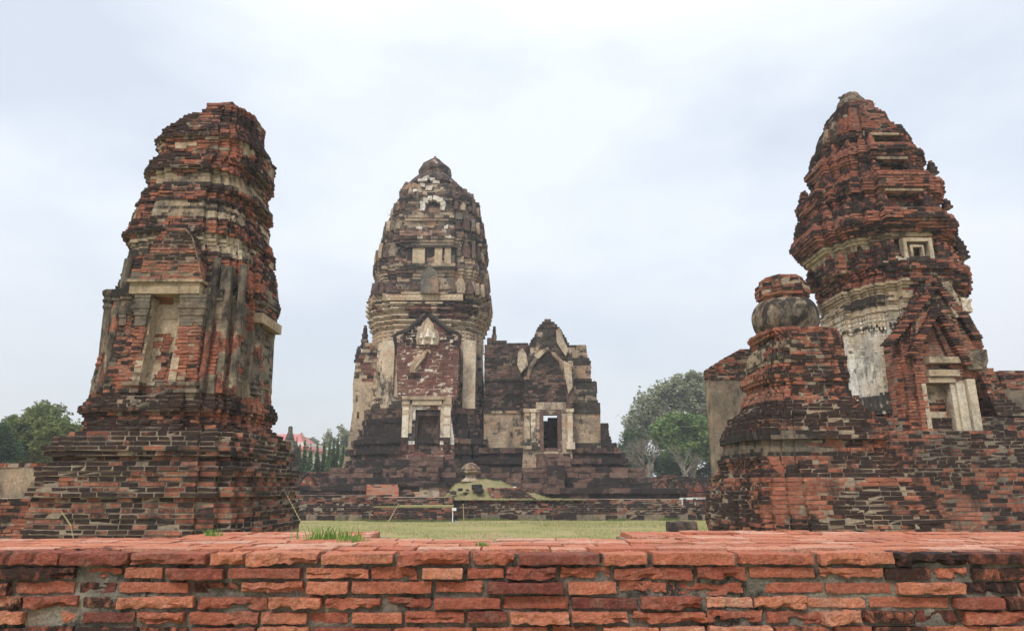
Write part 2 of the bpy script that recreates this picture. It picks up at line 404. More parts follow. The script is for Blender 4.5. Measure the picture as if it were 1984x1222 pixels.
M_leaf_olive = leafmat('leaf_olive', [(0, (.05, .075, .025)), (.5, (.13, .165, .05)), (1, (.26, .28, .09))])
M_leaf_green = leafmat('leaf_green', [(0, (.055, .10, .03)), (.5, (.13, .20, .055)), (1, (.22, .30, .10))])
M_leaf_grey = leafmat('leaf_grey', [(0, (.10, .11, .055)), (.5, (.22, .235, .135)), (1, (.36, .37, .24))])
M_leaf_dark = leafmat('leaf_dark', [(0, (.018, .035, .016)), (.5, (.04, .075, .03)), (1, (.075, .13, .05))])
M_blade = leafmat('grass_blade', [(0, (.11, .14, .04)), (.5, (.23, .26, .09)), (1, (.46, .40, .21))], .2)
M_tuft = leafmat('fresh_grass', [(0, (.08, .17, .03)), (.6, (.20, .36, .08)), (.8, (.34, .45, .14)), (1, (.55, .46, .24))], .3)

# ------------------------------------------------------------------ ground
def ground():
    a = Acc(); n = 120; xs = np.linspace(-1, 1, n); g = np.sign(xs) * (np.abs(xs) ** 3) * 900
    X, Y = np.meshgrid(g, g + 30); Z = np.zeros_like(X)
    V = np.stack([X.ravel(), Y.ravel(), Z.ravel()], 1); V[:, 2] += (fbm(V, .25, 3, 3) - .5) * .06 * (np.hypot(V[:, 0], V[:, 1]) < 60)
    f = np.array([[i * n + j, i * n + j + 1, (i + 1) * n + j + 1, (i + 1) * n + j] for i in range(n - 1) for j in range(n - 1)])
    m = bpy.data.materials.new('lawn'); m.use_nodes = True; nn = m.node_tree.nodes; l = m.node_tree.links; b = nn['Principled BSDF']
    ge = nn.new('ShaderNodeNewGeometry'); q = nn.new('ShaderNodeTexNoise'); q.inputs['Scale'].default_value = .35; q.inputs['Detail'].default_value = 8; q.inputs['Roughness'].default_value = .7
    l.new(ge.outputs['Position'], q.inputs['Vector'])
    r = ramp(nn, [(.36, (.32, .24, .14)), (.46, (.30, .255, .115)), (.58, (.23, .22, .085)), (.75, (.29, .25, .11))]); l.new(q.outputs[0], r.inputs[0]); l.new(r.outputs[0], b.inputs['Base Color'])
    b.inputs['Roughness'].default_value = .95; b.inputs['Specular IOR Level'].default_value = .05
    a.add(V, f, (0, 0, 0)); a.build('ground', m, smooth=True, kind='structure')
ground()
def lawn_blades():
    a = Acc(); n = 42000
    x = rng.uniform(-13, 14, n); y = 19 + 17.5 * rng.random(n); k = fbm(np.c_[x, y, x * 0], .5, 77, 3)
    keep = k > .36; x, y, k = x[keep], y[keep], k[keep]; n = len(x)
    h = rng.uniform(.03, .085, n); w_ = rng.uniform(.006, .014, n); an = rng.uniform(0, math.pi, n); lx = rng.normal(0, .02, n); ly = rng.normal(0, .02, n)
    V = np.zeros((n, 3, 3)); c, s_ = np.cos(an) * w_, np.sin(an) * w_
    V[:, 0] = np.c_[x - c, y - s_, np.full(n, -.02)]; V[:, 1] = np.c_[x + c, y + s_, np.full(n, -.02)]; V[:, 2] = np.c_[x + lx, y + ly, h]
    A = np.zeros((n, 3, 3)); A[:, :, 0] = (np.clip(.25 + .5 * (k - .3) + rng.normal(.25, .2, n), 0, 1))[:, None]
    a.add(V.reshape(-1, 3), np.arange(n * 3).reshape(-1, 3), A.reshape(-1, 3))
    a.build('lawn_grass', M_blade, label='short patchy green and straw coloured lawn between the ruins', category='grass', kind='stuff')
lawn_blades()

# ------------------------------------------------------------------ foreground wall
def rough_bricks(acc, C, half, attr, nx=9, ny=4, nz=4, amp=.006, seed=0, yaw=None):
    """weathered bricks as displaced rounded boxes; C,half (n,3) world axes"""
    # surface grid of a box
    idx = {}; P = []
    def vid(i, j, k):
        if (i, j, k) not in idx: idx[(i, j, k)] = len(P); P.append((2 * i / nx - 1, 2 * j / ny - 1, 2 * k / nz - 1))
        return idx[(i, j, k)]
    Fq = []
    for i in range(nx):
        for k in range(nz):
            Fq.append([vid(i, 0, k), vid(i + 1, 0, k), vid(i + 1, 0, k + 1), vid(i, 0, k + 1)])
            Fq.append([vid(i, ny, k), vid(i, ny, k + 1), vid(i + 1, ny, k + 1), vid(i + 1, ny, k)])
        for j in range(ny):
            Fq.append([vid(i, j, nz), vid(i + 1, j, nz), vid(i + 1, j + 1, nz), vid(i, j + 1, nz)])
            Fq.append([vid(i, j, 0), vid(i, j + 1, 0), vid(i + 1, j + 1, 0), vid(i + 1, j, 0)])
    for j in range(ny):
        for k in range(nz):
            Fq.append([vid(0, j, k), vid(0, j, k + 1), vid(0, j + 1, k + 1), vid(0, j + 1, k)])
            Fq.append([vid(nx, j, k), vid(nx, j + 1, k), vid(nx, j + 1, k + 1), vid(nx, j, k + 1)])
    P = np.array(P); Fq = np.array(Fq); n = len(C); m = len(P)
    half = np.asarray(half, float)
    S = P[None] * half[:, None, :]
    # round the edges: pull points beyond an inner box onto a rounded shell
    r = .0035; inner = half[:, None, :] - r; cl_ = np.clip(S, -inner, inner); d = S - cl_; dl = np.linalg.norm(d, axis=2, keepdims=True); dl[dl < 1e-9] = 1
    S = np.where(np.abs(d).sum(2, keepdims=True) > 0, cl_ + d / dl * r * np.minimum(1, dl / r * 1.0), S)
    rg = np.random.default_rng(seed)
    if yaw is not None:
        c, s_ = np.cos(yaw)[:, None], np.sin(yaw)[:, None]; x, y = S[:, :, 0] * c - S[:, :, 1] * s_, S[:, :, 0] * s_ + S[:, :, 1] * c
        S = np.stack([x, y, S[:, :, 2]], 2)
    tilt = (rg.random(n) - .5) * .035; S[:, :, 2] += S[:, :, 0] * tilt[:, None]
    W = S + C[:, None, :]
    Wf = W.reshape(-1, 3) + np.repeat(rg.random((n, 3)) * 9, m, axis=0)
    dsp = np.stack([fbm(Wf + 31 * k, 38, seed + k, 3) - .5 for k in range(3)], 1)
    big = np.stack([fbm(Wf + 11 * k, 9, seed + 7 + k, 2) - .5 for k in range(3)], 1)
    A = np.repeat(np.asarray(attr, float), m, axis=0)
    cra = np.repeat(rg.random(n), m)                   # how eroded this brick is
    V = W.reshape(-1, 3) + dsp * amp * 2.2 * (.5 + cra[:, None]) + big * amp * 2.2 * (.3 + cra[:, None]) * np.array([1, 1, .8])
    # chips at lower front edge
    fr = (np.tile(P[:, 1], n) < -.9) & (np.tile(P[:, 2], n) < -.3); ch = ss(fbm(Wf, 14, seed + 20, 2), .5, .75) * (cra > .45)
    V[:, 1] += fr * ch * .022; V[:, 2] += fr * ch * .008
    A[:, 0] += dsp[:, 0] * .25; A[:, 1] += ss(fbm(Wf, 22, seed + 3, 3), .55, .8) * .35 * (cra > .5)
    acc.add(V, (Fq[None] + (np.arange(n) * m)[:, None, None]).reshape(-1, 4), A)
WT = EYE - .290; WY = 3.2
def front_wall():
    a = Acc(); rg = np.random.default_rng(11); pitch = .0615
    # lumpy mortar face and body
    nx, nz = 420, 64; X0, X1 = -5.2, 5.2
    X, Zz = np.meshgrid(np.linspace(X0, X1, nx), np.linspace(.55, WT - .012, nz)); V = np.stack([X.ravel(), np.full(X.size, WY + .028), Zz.ravel()], 1)
    V[:, 1] += (fbm(V, 9, 5, 4) - .5) * .034 + (fbm(V, 38, 6, 2) - .5) * .009
    V[:, 1] -= .012 * ss(fbm(V * np.array([.8, 1, 2]), 2.2, 8, 3), .55, .72)
    f = np.array([[i * nx + j, i * nx + j + 1, (i + 1) * nx + j + 1, (i + 1) * nx + j] for i in range(nz - 1) for j in range(nx - 1)])
    st = ss(fbm(V * np.array([1, 1, 1.6]), 3.0, 15, 4), .46, .66)
    a.add(V, f, np.stack([.05 + .5 * fbm(V, 5, 9, 3), -.05 + st * .6, np.ones(len(V))], 1))
    box(a, X0, X1, WY + .055, 3.98, -.05, WT - .03, (.1, .3, 1))
    box(a, -2.05, -.78, 3.985, 4.50, -.05, WT - .03, (.1, .3, 1)); box(a, .68, 5.2, 3.985, 4.60, -.05, WT - .03, (.1, .3, 1))
    C = []; H = []; A = []; top = []
    nrow = int((WT + .02) / pitch)
    for r in range(nrow):
        zc = WT - pitch * (r + .5)
        x = X0 + rg.random() * .1; vis = zc > .95
        while x < X1:
            L = rg.choice([.19, .27, .34, .17, .22, .25]) + rg.normal(0, .018) if r else rg.choice([.33, .31, .17, .36]) + rg.normal(0, .02)
            g = rg.uniform(.008, .027)
            flat = rg.random() < .30 and r > 0
            pr = (-.010 - .010 * rg.random()) if flat else rg.uniform(-.008, .024)
            if r == 0: pr = rg.uniform(.004, .024)
            dep = .14
            q = np.array([[x + L / 2, 0, zc]])
            area = float(fbm(q, 1.9, 33, 3)[0]); sstn = float(ss(np.array([area + (rg.random() - .5) * .30]), .51, .70)[0])
            tn = rg.uniform(.22, .9); tn = tn if rg.random() > .16 else rg.uniform(0, .2)
            hh = pitch / 2 - rg.uniform(.0045, .0100)
            if vis or rg.random() < 1:
                (C if vis else top).append((x + L / 2, WY + dep / 2 - pr + .004, zc + rg.normal(0, .0018), L / 2, dep / 2, hh, tn, sstn * .75, 0.0 if not flat else rg.uniform(0, .35)))
            x += L + g
    C = np.array(C); T2 = np.array(top)
    rough_bricks(a, C[:, :3], C[:, 3:6], C[:, 6:9], 16, 3, 6, .0070, 3)
    boxes(a, T2[:, :3], np.tile([1., 0], (len(T2), 1)), np.tile([0., 1.], (len(T2), 1)), T2[:, 3:6], T2[:, 6:9], .004)
    # paving of the wall top: rows of bricks lying back to the rear edge
    P = []
    def pave(x0, x1, y0, y1, dz=0.0, L0=.31):
        y = y0
        while y < y1 - .02:
            d = rg.choice([.15, .17, .155]); x = x0 + rg.random() * .03
            if y + d > y1: d = y1 - y
            while x < x1 - .03:
                L = min(rg.choice([L0, .18, L0 * 1.05]) + rg.normal(0, .012), x1 - x)
                if L > .05:
                    P.append((x + L / 2, y + d / 2, WT - .0255 + dz + rg.normal(0, .0022), L / 2 - .002, d / 2 - .003, .025, rg.uniform(.55, 1.0), max(0, rg.normal(-.05, .2)), rg.uniform(.0, .3)))
                x += L + rg.uniform(.002, .009)
            y += d + rg.uniform(.002, .008)
    pave(X0, X1, WY + .145, 3.99)
    pave(-1.95, -.84, 3.99, 4.50); pave(.70, 5.2, 3.99, 4.60)
    pave(.69, 1.0, 4.02, 4.20, .010); pave(-1.6, -.84, 4.28, 4.50, .005); pave(1.05, 1.9, 4.3, 4.55, .008)
    P = np.array(P); rough_bricks(a, P[:, :3], P[:, 3:6], P[:, 6:9], 7, 5, 2, .0042, 9)
    # coursed sides of the two rear ledges
    for (x0, x1, y1) in ((-1.95, -.84, 4.50), (.70, 5.2, 4.60)):
        courses(a, .0, WT - .055, .055, lambda z: rect(x0, x1, 3.97, y1), .26, .12, seed=int(50 + x1), attr=default_attr(4, .35), skipcore=True)
    o = a.build('brick_wall', M_front, smooth=False, label='low red brick wall with worn uneven bricks running across the whole foreground', category='wall')
    # smooth only is wrong for bricks; keep flat facets small
    return o
front_wall()

# grass growing on the wall top
def tuft(name, x, y, n, spread, h, label, seed, dry=False, cat='grass', group=None, lean=.5):
    a = Acc(); rg = np.random.default_rng(seed); Vv = []; Ff = []; Aa = []; k = 0
    for i in range(n):
        bx, by = x + rg.normal(0, spread), y + rg.normal(0, spread * .35); an = rg.uniform(0, 2 * math.pi); hh = h * rg.uniform(.35, 1.1); ln = hh * rg.uniform(.2, 1) * lean
        w_ = rg.uniform(.0012, .0026) * (2.0 if not dry else .75); dx, dy = math.cos(an), math.sin(an); t0 = rg.uniform(.2, .75) if not dry else rg.uniform(.85, 1)
        for j in range(6):
            t = j / 5; ww = w_ * (1 - t * .9); px_, py_, pz = bx + dx * ln * t * t, by + dy * ln * t * t, WT - .008 + hh * (t - .25 * t * t * lean)
            Vv += [(px_ - ww, py_ + ww * dy, pz), (px_ + ww, py_ - ww * dy, pz)]; Aa += [(t0, 0, 0)] * 2
            if j: Ff.append([k, k + 1, k + 3, k + 2]) if False else Ff.append([k - 2, k - 1, k + 1, k])
            k += 2
    a.add(np.array(Vv), np.array(Ff), np.array(Aa))
    a.build(name, M_tuft, label=label, category=cat, **({'group': group} if group else {}))
tuft('grass_tuft', -1.02, 3.98, 150, .085, .085, 'largest green grass tuft sprawling on the rear edge of the foreground wall', 1)
tuft('grass_tuft', -.86, 3.78, 60, .04, .05, 'short bright green grass clump in front of the largest tuft on the foreground wall', 2)
tuft('grass_tuft', -.148, 3.52, 34, .014, .034, 'tiny green grass sprout near the middle of the foreground wall top', 3)
tuft('grass_tuft', -1.79, 4.2, 40, .03, .055, 'small green grass sprout on the wall top below the leaning left tower', 4)
def stalk(pts, label):
    a = Acc(); tube(a, pts, [.0022] * (len(pts) - 1) + [.0008], 5, (.98, 0, 0)); 
    for i in range(10):
        t = i / 10; p = Vector(pts[-2]).lerp(Vector(pts[-1]), t); a.add(np.array([p, p + Vector((.004, .0, .008)), p + Vector((-.004, 0, .01))]), [[0, 1, 2]], (.95, 0, 0))
    a.build('dry_stalk', M_blade, label=label, category='grass stalk')
stalk([(-1.16, 4.0, WT - .01), (-1.20, 4.0, WT + .08), (-1.30, 4.0, WT + .24)], 'bent straw coloured stalk leaning left over the largest grass tuft')
stalk([(-.72, 3.98, WT - .01), (-.70, 3.98, WT + .09), (-.645, 3.98, WT + .19)], 'dry straw stalk standing just right of the largest grass tuft')
stalk([(-.274, 3.96, WT - .01), (-.272, 3.96, WT + .09), (-.278, 3.96, WT + .19)], 'thin upright dry stalk on the wall in front of the white sign post')
stalk([(-2.42, 3.9, WT - .01), (-2.45, 3.9, WT + .07), (-2.52, 3.9, WT + .15)], 'thin pale stalk in front of the base of the left tower')


# ================================================================== LEFT LEANING TOWER
def sil_table(lst): return sorted(lst, key=lambda q: q[1])
class Prof:
    """interpolated half widths (left, right) by height"""
    def __init__(s, cx, cy, SL, SR, lv, z0, z1, dz=.05):
        s.cx, s.cy, s.lv = cx, cy, lv; s.z = np.arange(z0, z1 + dz, dz); s.w = fit(cx, cy, sil_table(SL), sil_table(SR), lv, s.z)
        s.base_lv = lv
    def at(s, z): return float(np.interp(z, s.z, s.w[:, 0])), float(np.interp(z, s.z, s.w[:, 1]))
    def poly(s, z, notch=None, lv=None, grow=0, ymul=1.0):
        wl, wr = s.at(z); return redent(s.cx, s.cy, wl + grow, wr + grow, (max(wl, wr) + grow) * ymul, lv or s.lv, notch)
    def front(s, z): wl, wr = s.at(z); return s.cy - max(wl, wr)

def spire(acc, x, y, z, r, h, attr_fn=None, pitch=.06, seed=0, n=4, blen=.16, depth=.08):
    """small ringed corner finial: stacked, slightly bulging courses ending in a blunt tip"""
    k = max(4, int(round(h / pitch)))
    def pol(zz):
        t = (zz - z) / h; ww = r * (1 - .25 * t) * math.sqrt(max(.03, 1 - t ** 2.4)) * (1 + .10 * math.sin(t * k * math.pi))
        a = [math.pi / 4 + i * math.pi / 2 for i in range(4)] if n == 4 else [i * 2 * math.pi / n for i in range(n)]
        q = ww * (1.25 if n == 4 else 1)
        return np.array([(x + q * math.cos(t_), y + q * math.sin(t_)) for t_ in a])
    courses(acc, z, z + h, h / k, pol, blen, min(depth, r * .6), .012, .012, seed, attr_fn or default_attr(seed, .6), miss=0, jit=.004, rough=.015, erode=0)

LTx, LTy = -5.78, 12.08
SL = [(478,203),(426,208),(367,218),(358,224),(341,229),(339,241),(316,242.6),(315,259),(312,262),(309,272),(303,279),(307,290),(313,299),(304,303),(296,306),(291,318),(288,334),(284,342),(287,346),(284,365),(276,367),(272,384),(273,393),(269,404),(259,409),(255,422),(252,434),(249,437),(249,452),(243,456),(247,464),(242,471),(247,475),(250,490),(247,498),(245,508),(236,522),(232,540),(222,560),(207,567),(205,573),(208,583),(214,592),(208,602),(206,618),(208,626),(202,655),(194,682),(188,702),(181,727),(176,741),(178,747),(174,755),(174,762),(165,776),(156,784),(148,788),(148,799),(157,802),(162,813),(155,823),(160,832),(132,843),(101,851),(99,857),(85,866),(84,877),(90,890),(77,903),(66,930),(53,960),(50,975),(53,990),(50,1010),(40,1040),(30,1090),(20,1250)]
SR = [(480,203.5),(502,212),(506,226),(516,227),(527,254),(519,266),(513,268),(515,281),(512,284),(526,318),(531,348),(531,365),(530,382),(519,388),(512,395),(520,414),(529,416),(527,442),(512,448),(521,462),(520,479),(526,481),(528,513),(527,528),(536,532),(540,588),(546,603),(543,611),(534,622),(535,633),(531,640),(534,647),(531,661),(528,723),(526,751),(527,761),(524,770),(529,776),(524,781),(531,790),(541,808),(536,818),(528,825),(524,831),(530,838),(552,850),(564,863),(560,870),(566,880),(572,905),(576,920),(573,935),(578,955),(578,1000),(582,1030),(588,1100),(600,1250)]
LV_LT = [(.40, 1.0), (.56, .93), (.74, .86), (.86, .86)]
LV_LT = [(.42, 1.0), (.60, .93), (.74, .87), (.80, .80)]
LV_LTB = [(.62, 1.0), (.78, .965), (.90, .90)]
def left_tower():
    zb = 2.52; zt = 8.72
    pr = Prof(LTx, LTy, SL, SR, LV_LT, zb, zt); pb = Prof(LTx, LTy, SL, SR, LV_LTB, -.1, zb)
    def zf(py): return Z_(py, 10.95)
    T = thing('brick_tower', (LTx, LTy, 0), 'ruined red brick tower on the left with a broken flat top and blind doorway', 'tower')
    zd0, zd1 = zf(772), zf(578)
    # --- base
    a = Acc(); 
    def baseat(P, Nn, rnd):
        area = fbm(P * np.array([.7, .7, 2.2]), 1, 3, 4); band = fbm(P * np.array([.12, .12, 5.5]), 1, 31, 2)
        st = ss(area * .55 + band * .45 + (rnd[:, 0] - .5) * .42, .43, .53)
        tn = rnd[:, 1] * .75 + .12; return tn, st * .95, np.where(fbm(P * np.array([.6, .6, 3.]), 1, 77, 3) > .68, 1., 0) * 0
    gb = [(Z_(p_, 10.6), g_) for p_, g_ in ((1100, 0), (1042, .0), (1030, .045), (1012, .0), (1000, .035), (992, .035), (984, -.02), (966, -.02), (958, .05), (946, .05), (938, -.01), (924, .02), (912, .07), (905, .07), (898, -.05), (884, -.05), (876, .05), (866, .05), (858, .0), (850, .035), (843, .035))][::1]
    gz = np.array([q_[0] for q_ in gb]); gg = np.array([q_[1] for q_ in gb])
    courses(a, .0, zb, .0760, lambda z: pb.poly(z, grow=float(np.interp(z, gz, gg)) - .01), .24, .15, .024, .010, 101, baseat, miss=.004, jit=.005, rough=.014, erode=.02, core_attr=(.10, .0, 1), tw=.01)
    a.build('base', M_brick, T)
    # --- body with a blind doorway
    dx0, dx1 = X_(299, 640, 10.95), X_(353, 640, 10.95)
    def plast(P, Nn, rnd):
        side = np.abs(P[:, 0] - LTx); front = Nn[:, 1] < -.5
        q = fbm(P, 1.9, 61, 3); z = P[:, 2]
        grey = (z > zf(752)) & (z < zf(528)) & (side > .50)
        pl = np.where(grey & (q > .43 + .30 * ss(z, zf(600), zf(740)) * 0 + .13 * ss(-z, -zf(640), -zf(740))), 1., 0.)
        tone = np.full(len(P), .27)
        mould = ((z > zf(762)) & (z < zf(722))) & (side > .45) & (q > .44); pl = np.where(mould, 1., pl); tone = np.where(mould, .36, tone)
        insn = (P[:, 0] > dx0 - .03) & (P[:, 0] < dx1 + .03) & (P[:, 1] < LTy - .3) & (z < zd1 + .05) & (z > zd0)
        mid = np.abs(P[:, 0] - (dx0 + dx1) / 2 + .02 * np.sin(z * 5)) < .15 + .05 * (q - .5)
        br = (mid & (Nn[:, 1] < -.5) & (z > zd0) & (z < zd0 + 1.12 + .15 * (q - .5))) | (z < zd0 + .22) | ((z > zd1 - .36) & (q > .5))
        pl = np.where(insn, np.where(br, 0., 1.), pl); tone = np.where(insn, .56, tone)
        jamb = front & (P[:, 0] < dx0) & (P[:, 0] > dx0 - .07) & (z < zd1) & (z > zd0 + .1); pl = np.where(jamb, 1., pl); tone = np.where(jamb, .30, tone)
        return pl, tone
    a = Acc()
    def bpoly(z):
        n = (dx0, dx1, .20) if zd0 < z < zd1 else None
        wl, wr = pr.at(z)
        if n is None: return pr.poly(z)
        return redent(LTx, LTy, wl, wr, max(wl, wr), LV_LT, n)
    # mouldings of the foot and head of the body
    zc0 = zf(500)
    courses(a, zb, zc0, .0635, bpoly, .18, .12, .014, .02, 102, default_attr(21, .38, plaster=plast, tone=(.35, .9), blk=.3), miss=.02, jit=.006, rough=.02, erode=.03, core_attr=(.06, .35, 1))
    a.build('body', M_brick, T)
    # --- superstructure
    z_l1, z_l2, z_l3, z_l4 = zf(450), zf(388), zf(322), zf(256)
    def tier_add(z):
        g = 0
        for zl, h, amp in ((z_l1, .50, .085), (z_l2, .42, .10), (z_l3, .42, .10), (z_l4, .38, .09)):
            d = zl - z
            if 0 <= d < h: g = max(g, -amp * .9 * (d / h) + .03)          # cove below the ledge
            if -.10 < d < 0: g = amp * .8
            if -.30 < d <= -.10: g = amp * .25
        return g
    def pl2(P, Nn, rnd):
        z = P[:, 2]; q = fbm(P, 2.3, 64, 3); pl = np.zeros(len(P))
        for zl, h in ((z_l1, .42), (z_l2, .33), (z_l3, .36), (z_l4, .25)):
            d = zl - z; pl = np.where((d > .02) & (d < h) & (q > .43 + .12 * (zl == z_l4) + .04 * (zl == z_l1)), 1., pl)
        mo = ss(fbm(P, 1.2, 8, 2), .5, .6)
        return pl, .60 - .2 * mo
    a = Acc(); topn = lambda z: None
    def spoly(z): 
        g = tier_add(z); return pr.poly(z, grow=g)
    courses(a, zc0, zt, .064, spoly, .19, .13, .014, .02, 103, default_attr(23, .40, plaster=pl2, tone=(.25, .85), blk=.3), miss=.03, jit=.007, rough=.035, erode=.06, core_attr=(.06, .4, 1))
    a.build('superstructure', M_brick, T)
    # broken bricks left standing along the top
    a = Acc(); rg = np.random.default_rng(4); wl, wr = pr.at(zt - .1)
    C = []; H = []
    for i in range(70):
        C.append((LTx + rg.uniform(-wl * .2, wr * .7), LTy + rg.uniform(-.75, .6) * wr, zt + rg.choice([.02, .02, .07]))); H.append((.11, .07, .026))
    C = np.array(C); H = np.array(H); an = rg.uniform(-.3, .3, len(C)); T_ = np.stack([np.cos(an), np.sin(an)], 1)
    boxes(a, C, T_, np.stack([-T_[:, 1], T_[:, 0]], 1), H, np.stack([rg.random(len(C)), rg.random(len(C)) * .8, rg.random(len(C)) * 0], 1), .006); a.build('broken_top', M_brick, T)
    # --- doorway furniture
    yf = pr.front(zf(640)); 
    lin = Acc(); lx0, lx1 = X_(258, 563, 10.8), X_(392, 563, 10.8)
    for q in ((zf(577), zf(556), .10, (.48, .28, 1)), (zf(555.5), zf(551), .15, (.42, .5, 1))):
        box(lin, lx0 - (q[2] - .1), lx1 + (q[2] - .1), yf - q[2], yf + .25, q[0], q[1], q[3], .004)
    lin.build('lintel', M_brick, T)
    for sx_, xa, xb in ((-1, X_(262, 640, 10.8), dx0 - .03), (1, dx1 + .03, X_(396, 640, 10.8))):
        a = Acc(); xm = (xa + xb) / 2; hw = (xb - xa) / 2 * .92
        def pp(P, Nn, rnd):
            z = P[:, 2]; q = fbm(P, 3, 9, 2); top_ = z > zf(628) - .1 * q
            return np.where(top_ | (z < zf(745)), 1., 0.), np.full(len(P), .27)
        def shp(z, hw=hw, xm=xm):
            g = 0
            for zz, amp in ((zf(584), .05), (zf(594), .02), (zf(603), .05), (zf(614), .02), (zf(735), .02), (zf(748), .05), (zf(762), .06)):
                g = max(g, amp * math.exp(-((z - zz) / .04) ** 2))
            return rect(xm - hw - g, xm + hw + g, yf - .05 - g, yf + .1)
        courses(a, zd0 - .05, zf(578), .0575, shp, .2, .09, .013, .015, 130 + sx_, default_attr(25 + sx_, .35, plaster=pp, tone=(.35, .9)), miss=.02, jit=.006, rough=.03, erode=.02, core_attr=(.06, .35, 1))
        a.build('door_pilaster', M_brick, T)
    # pediment : arched brick gable standing on the lintel
    a = Acc(); px_c = X_(340, 500, 10.8)
    def ped(z):
        t = (z - zf(551)) / (zf(452) - zf(551))
        if t > .52: hw = .46 * math.sqrt(max(.02, 1 - ((t - .52) / .49) ** 2.0)) * .86
        else: hw = .52 - .10 * t
        return rect(px_c - hw, px_c + hw, yf - .10, yf + .3)
    def pa(P, Nn, rnd): return np.where(rnd[:, 0] < .0, 1., 0.), np.full(len(P), .5)
    courses(a, zf(551) + .002, zf(452), .0575, ped, .18, .10, .020, .010, 140, default_attr(27, .22, plaster=pa, tone=(.4, .9)), miss=.01, jit=.005, rough=.02, erode=.02, core_attr=(.30, .0, 1))
    rim = [(px_c + .16, zf(452) - .02), (px_c + .30, zf(470)), (px_c + .40, zf(500)), (px_c + .50, zf(535)), (px_c + .53, zf(548))]
    tube(a, [(x, yf - .10, z) for x, z in rim], [.012] * 5, 6, (.34, .45, 1))
    a.build('pediment', M_brick, T)
    # round colonettes with ringed ends, standing in the re-entrant corners
    def colonette(pb_, pt_, yd, r, rings=True, flat=False):
        def sy(x, z):
            wl, wr = pr.at(z); u = abs(x - LTx) / (wr if x > LTx else wl); v = next((q[1] for q in LV_LT if u <= q[0]), LV_LT[-1][1]); return LTy - v * max(wl, wr)
        yb_ = yt = yd
        for _ in range(3):
            x0, z0 = X_(pb_[0], pb_[1], yb_), Z_(pb_[1], yb_); x1, z1 = X_(pt_[0], pt_[1], yt), Z_(pt_[1], yt)
            if yd < 11.5: yb_, yt = sy(x0, z0 + .3) + r * .25, sy(x1, z1 - .2) + r * .25
        yd = yb_
        a = Acc(); pf = [(r * 1.1, z0)]
        if rings:
            for i, g in enumerate((1.5, 1.2, 1.45, 1.1, 1.3, 1.0)): pf.append((r * g, z0 + .03 + i * .05))
        z = z0 + .38
        while z < z1 - .40: pf.append((r * (1 + .04 * R.uniform(-1, 1)), z)); z += .12
        if rings:
            for i, g in enumerate((1.0, 1.3, 1.05, 1.4, 1.1, 1.5, 1.6)): pf.append((r * g, z1 - .36 + i * .055))
        pf.append((r * 1.1, z1)); lathe(a, 0, 0, pf, 4 if flat else 14, (.22, .55, 1), jit=.004, a0=math.pi / 4 if flat else 0, a1=2 * math.pi + (math.pi / 4 if flat else 0)); V = a.v[-1]
        t = (V[:, 2] - z0) / (z1 - z0); V[:, 0] += x0 + (x1 - x0) * t; V[:, 1] += yd + (yt - yd) * t
        br = ss(fbm(V, 3, 71, 3), .52, .56) * (t < .55); a.a[-1][:, 2] = 1 - br; a.a[-1][:, 0] = np.where(br > .5, .6, .24); a.build('colonette', M_brick, T)
    colonette((197, 760), (252, 503), 11.1, .075, False)
    colonette((392, 762), (422, 500), 11.02, .060, False)
    colonette((424, 762), (447, 520), 11.10, .12, False, True)
    colonette((449, 765), (473, 514), 11.35, .065, False)
    colonette((484, 768), (500, 585), 11.75, .13, True)
    colonette((199, 722), (216, 563), 11.12, .085, True)
    # right side porch : lintel and gable seen edge-on
    a = Acc(); xr = LTx + pr.at(zf(640))[1]
    box(a, xr - .28, xr + .13, LTy - .52, LTy + .52, zf(607), zf(588), (.48, .2, 1), .004); a.build('lintel', M_brick, T)
    a = Acc()
    courses(a, zf(588) + .002, zf(482), .0575, lambda z: rect(xr - .4, xr + .04 - .05 * ((z - zf(588))), LTy - .5 * math.sqrt(max(.04, 1 - ((z - zf(588)) / (zf(480) - zf(588))) ** 2)), LTy + .5 * math.sqrt(max(.04, 1 - ((z - zf(588)) / (zf(480) - zf(588))) ** 2))), .2, .1, seed=150, attr=default_attr(28, .5)); a.build('pediment', M_brick, T)
left_tower()

# ================================================================== RIGHT PRANG
RTx, RTy = 9.95, 17.4
SLr = [(1651,171),(1637,175),(1629,186),(1627,194),(1616,208),(1613,223),(1606,232),(1598,241),(1596,256),(1590,266),(1582,282),(1581,300),(1570,318),(1562,335),(1564,354),(1562,370),(1552,385),(1545,400),(1545,415),(1548,431),(1543,446),(1538,455),(1534,470),(1535,496),(1548,506),(1550,516),(1559,520),(1560,540),(1571,564),(1579,578),(1588,591),(1592,612),(1594,640),(1598,680),(1604,730),(1612,790),(1620,830),(1630,870),(1620,910),(1610,960),(1600,1040),(1590,1150)]
SRr = [(1652,171),(1664,175),(1676,187),(1688,196),(1692,206),(1704,212),(1712,219),(1716,234),(1728,236),(1740,240),(1743,250),(1756,264),(1767,267),(1785,280),(1789,290),(1790,305),(1788,320),(1793,331),(1821,335),(1826,339),(1828,345),(1828,366),(1825,380),(1825,397),(1838,402),(1846,418),(1851,435),(1852,453),(1851,472),(1850,493),(1869,498),(1877,510),(1884,531),(1885,543),(1877,565),(1873,573),(1876,594),(1874,620),(1873,700),(1880,760),(1890,800),(1905,830),(1930,880),(1945,930),(1960,1000),(1970,1150)]
LV_RT = [(.38, 1.0), (.54, .88), (.68, .79), (.74, .74)]
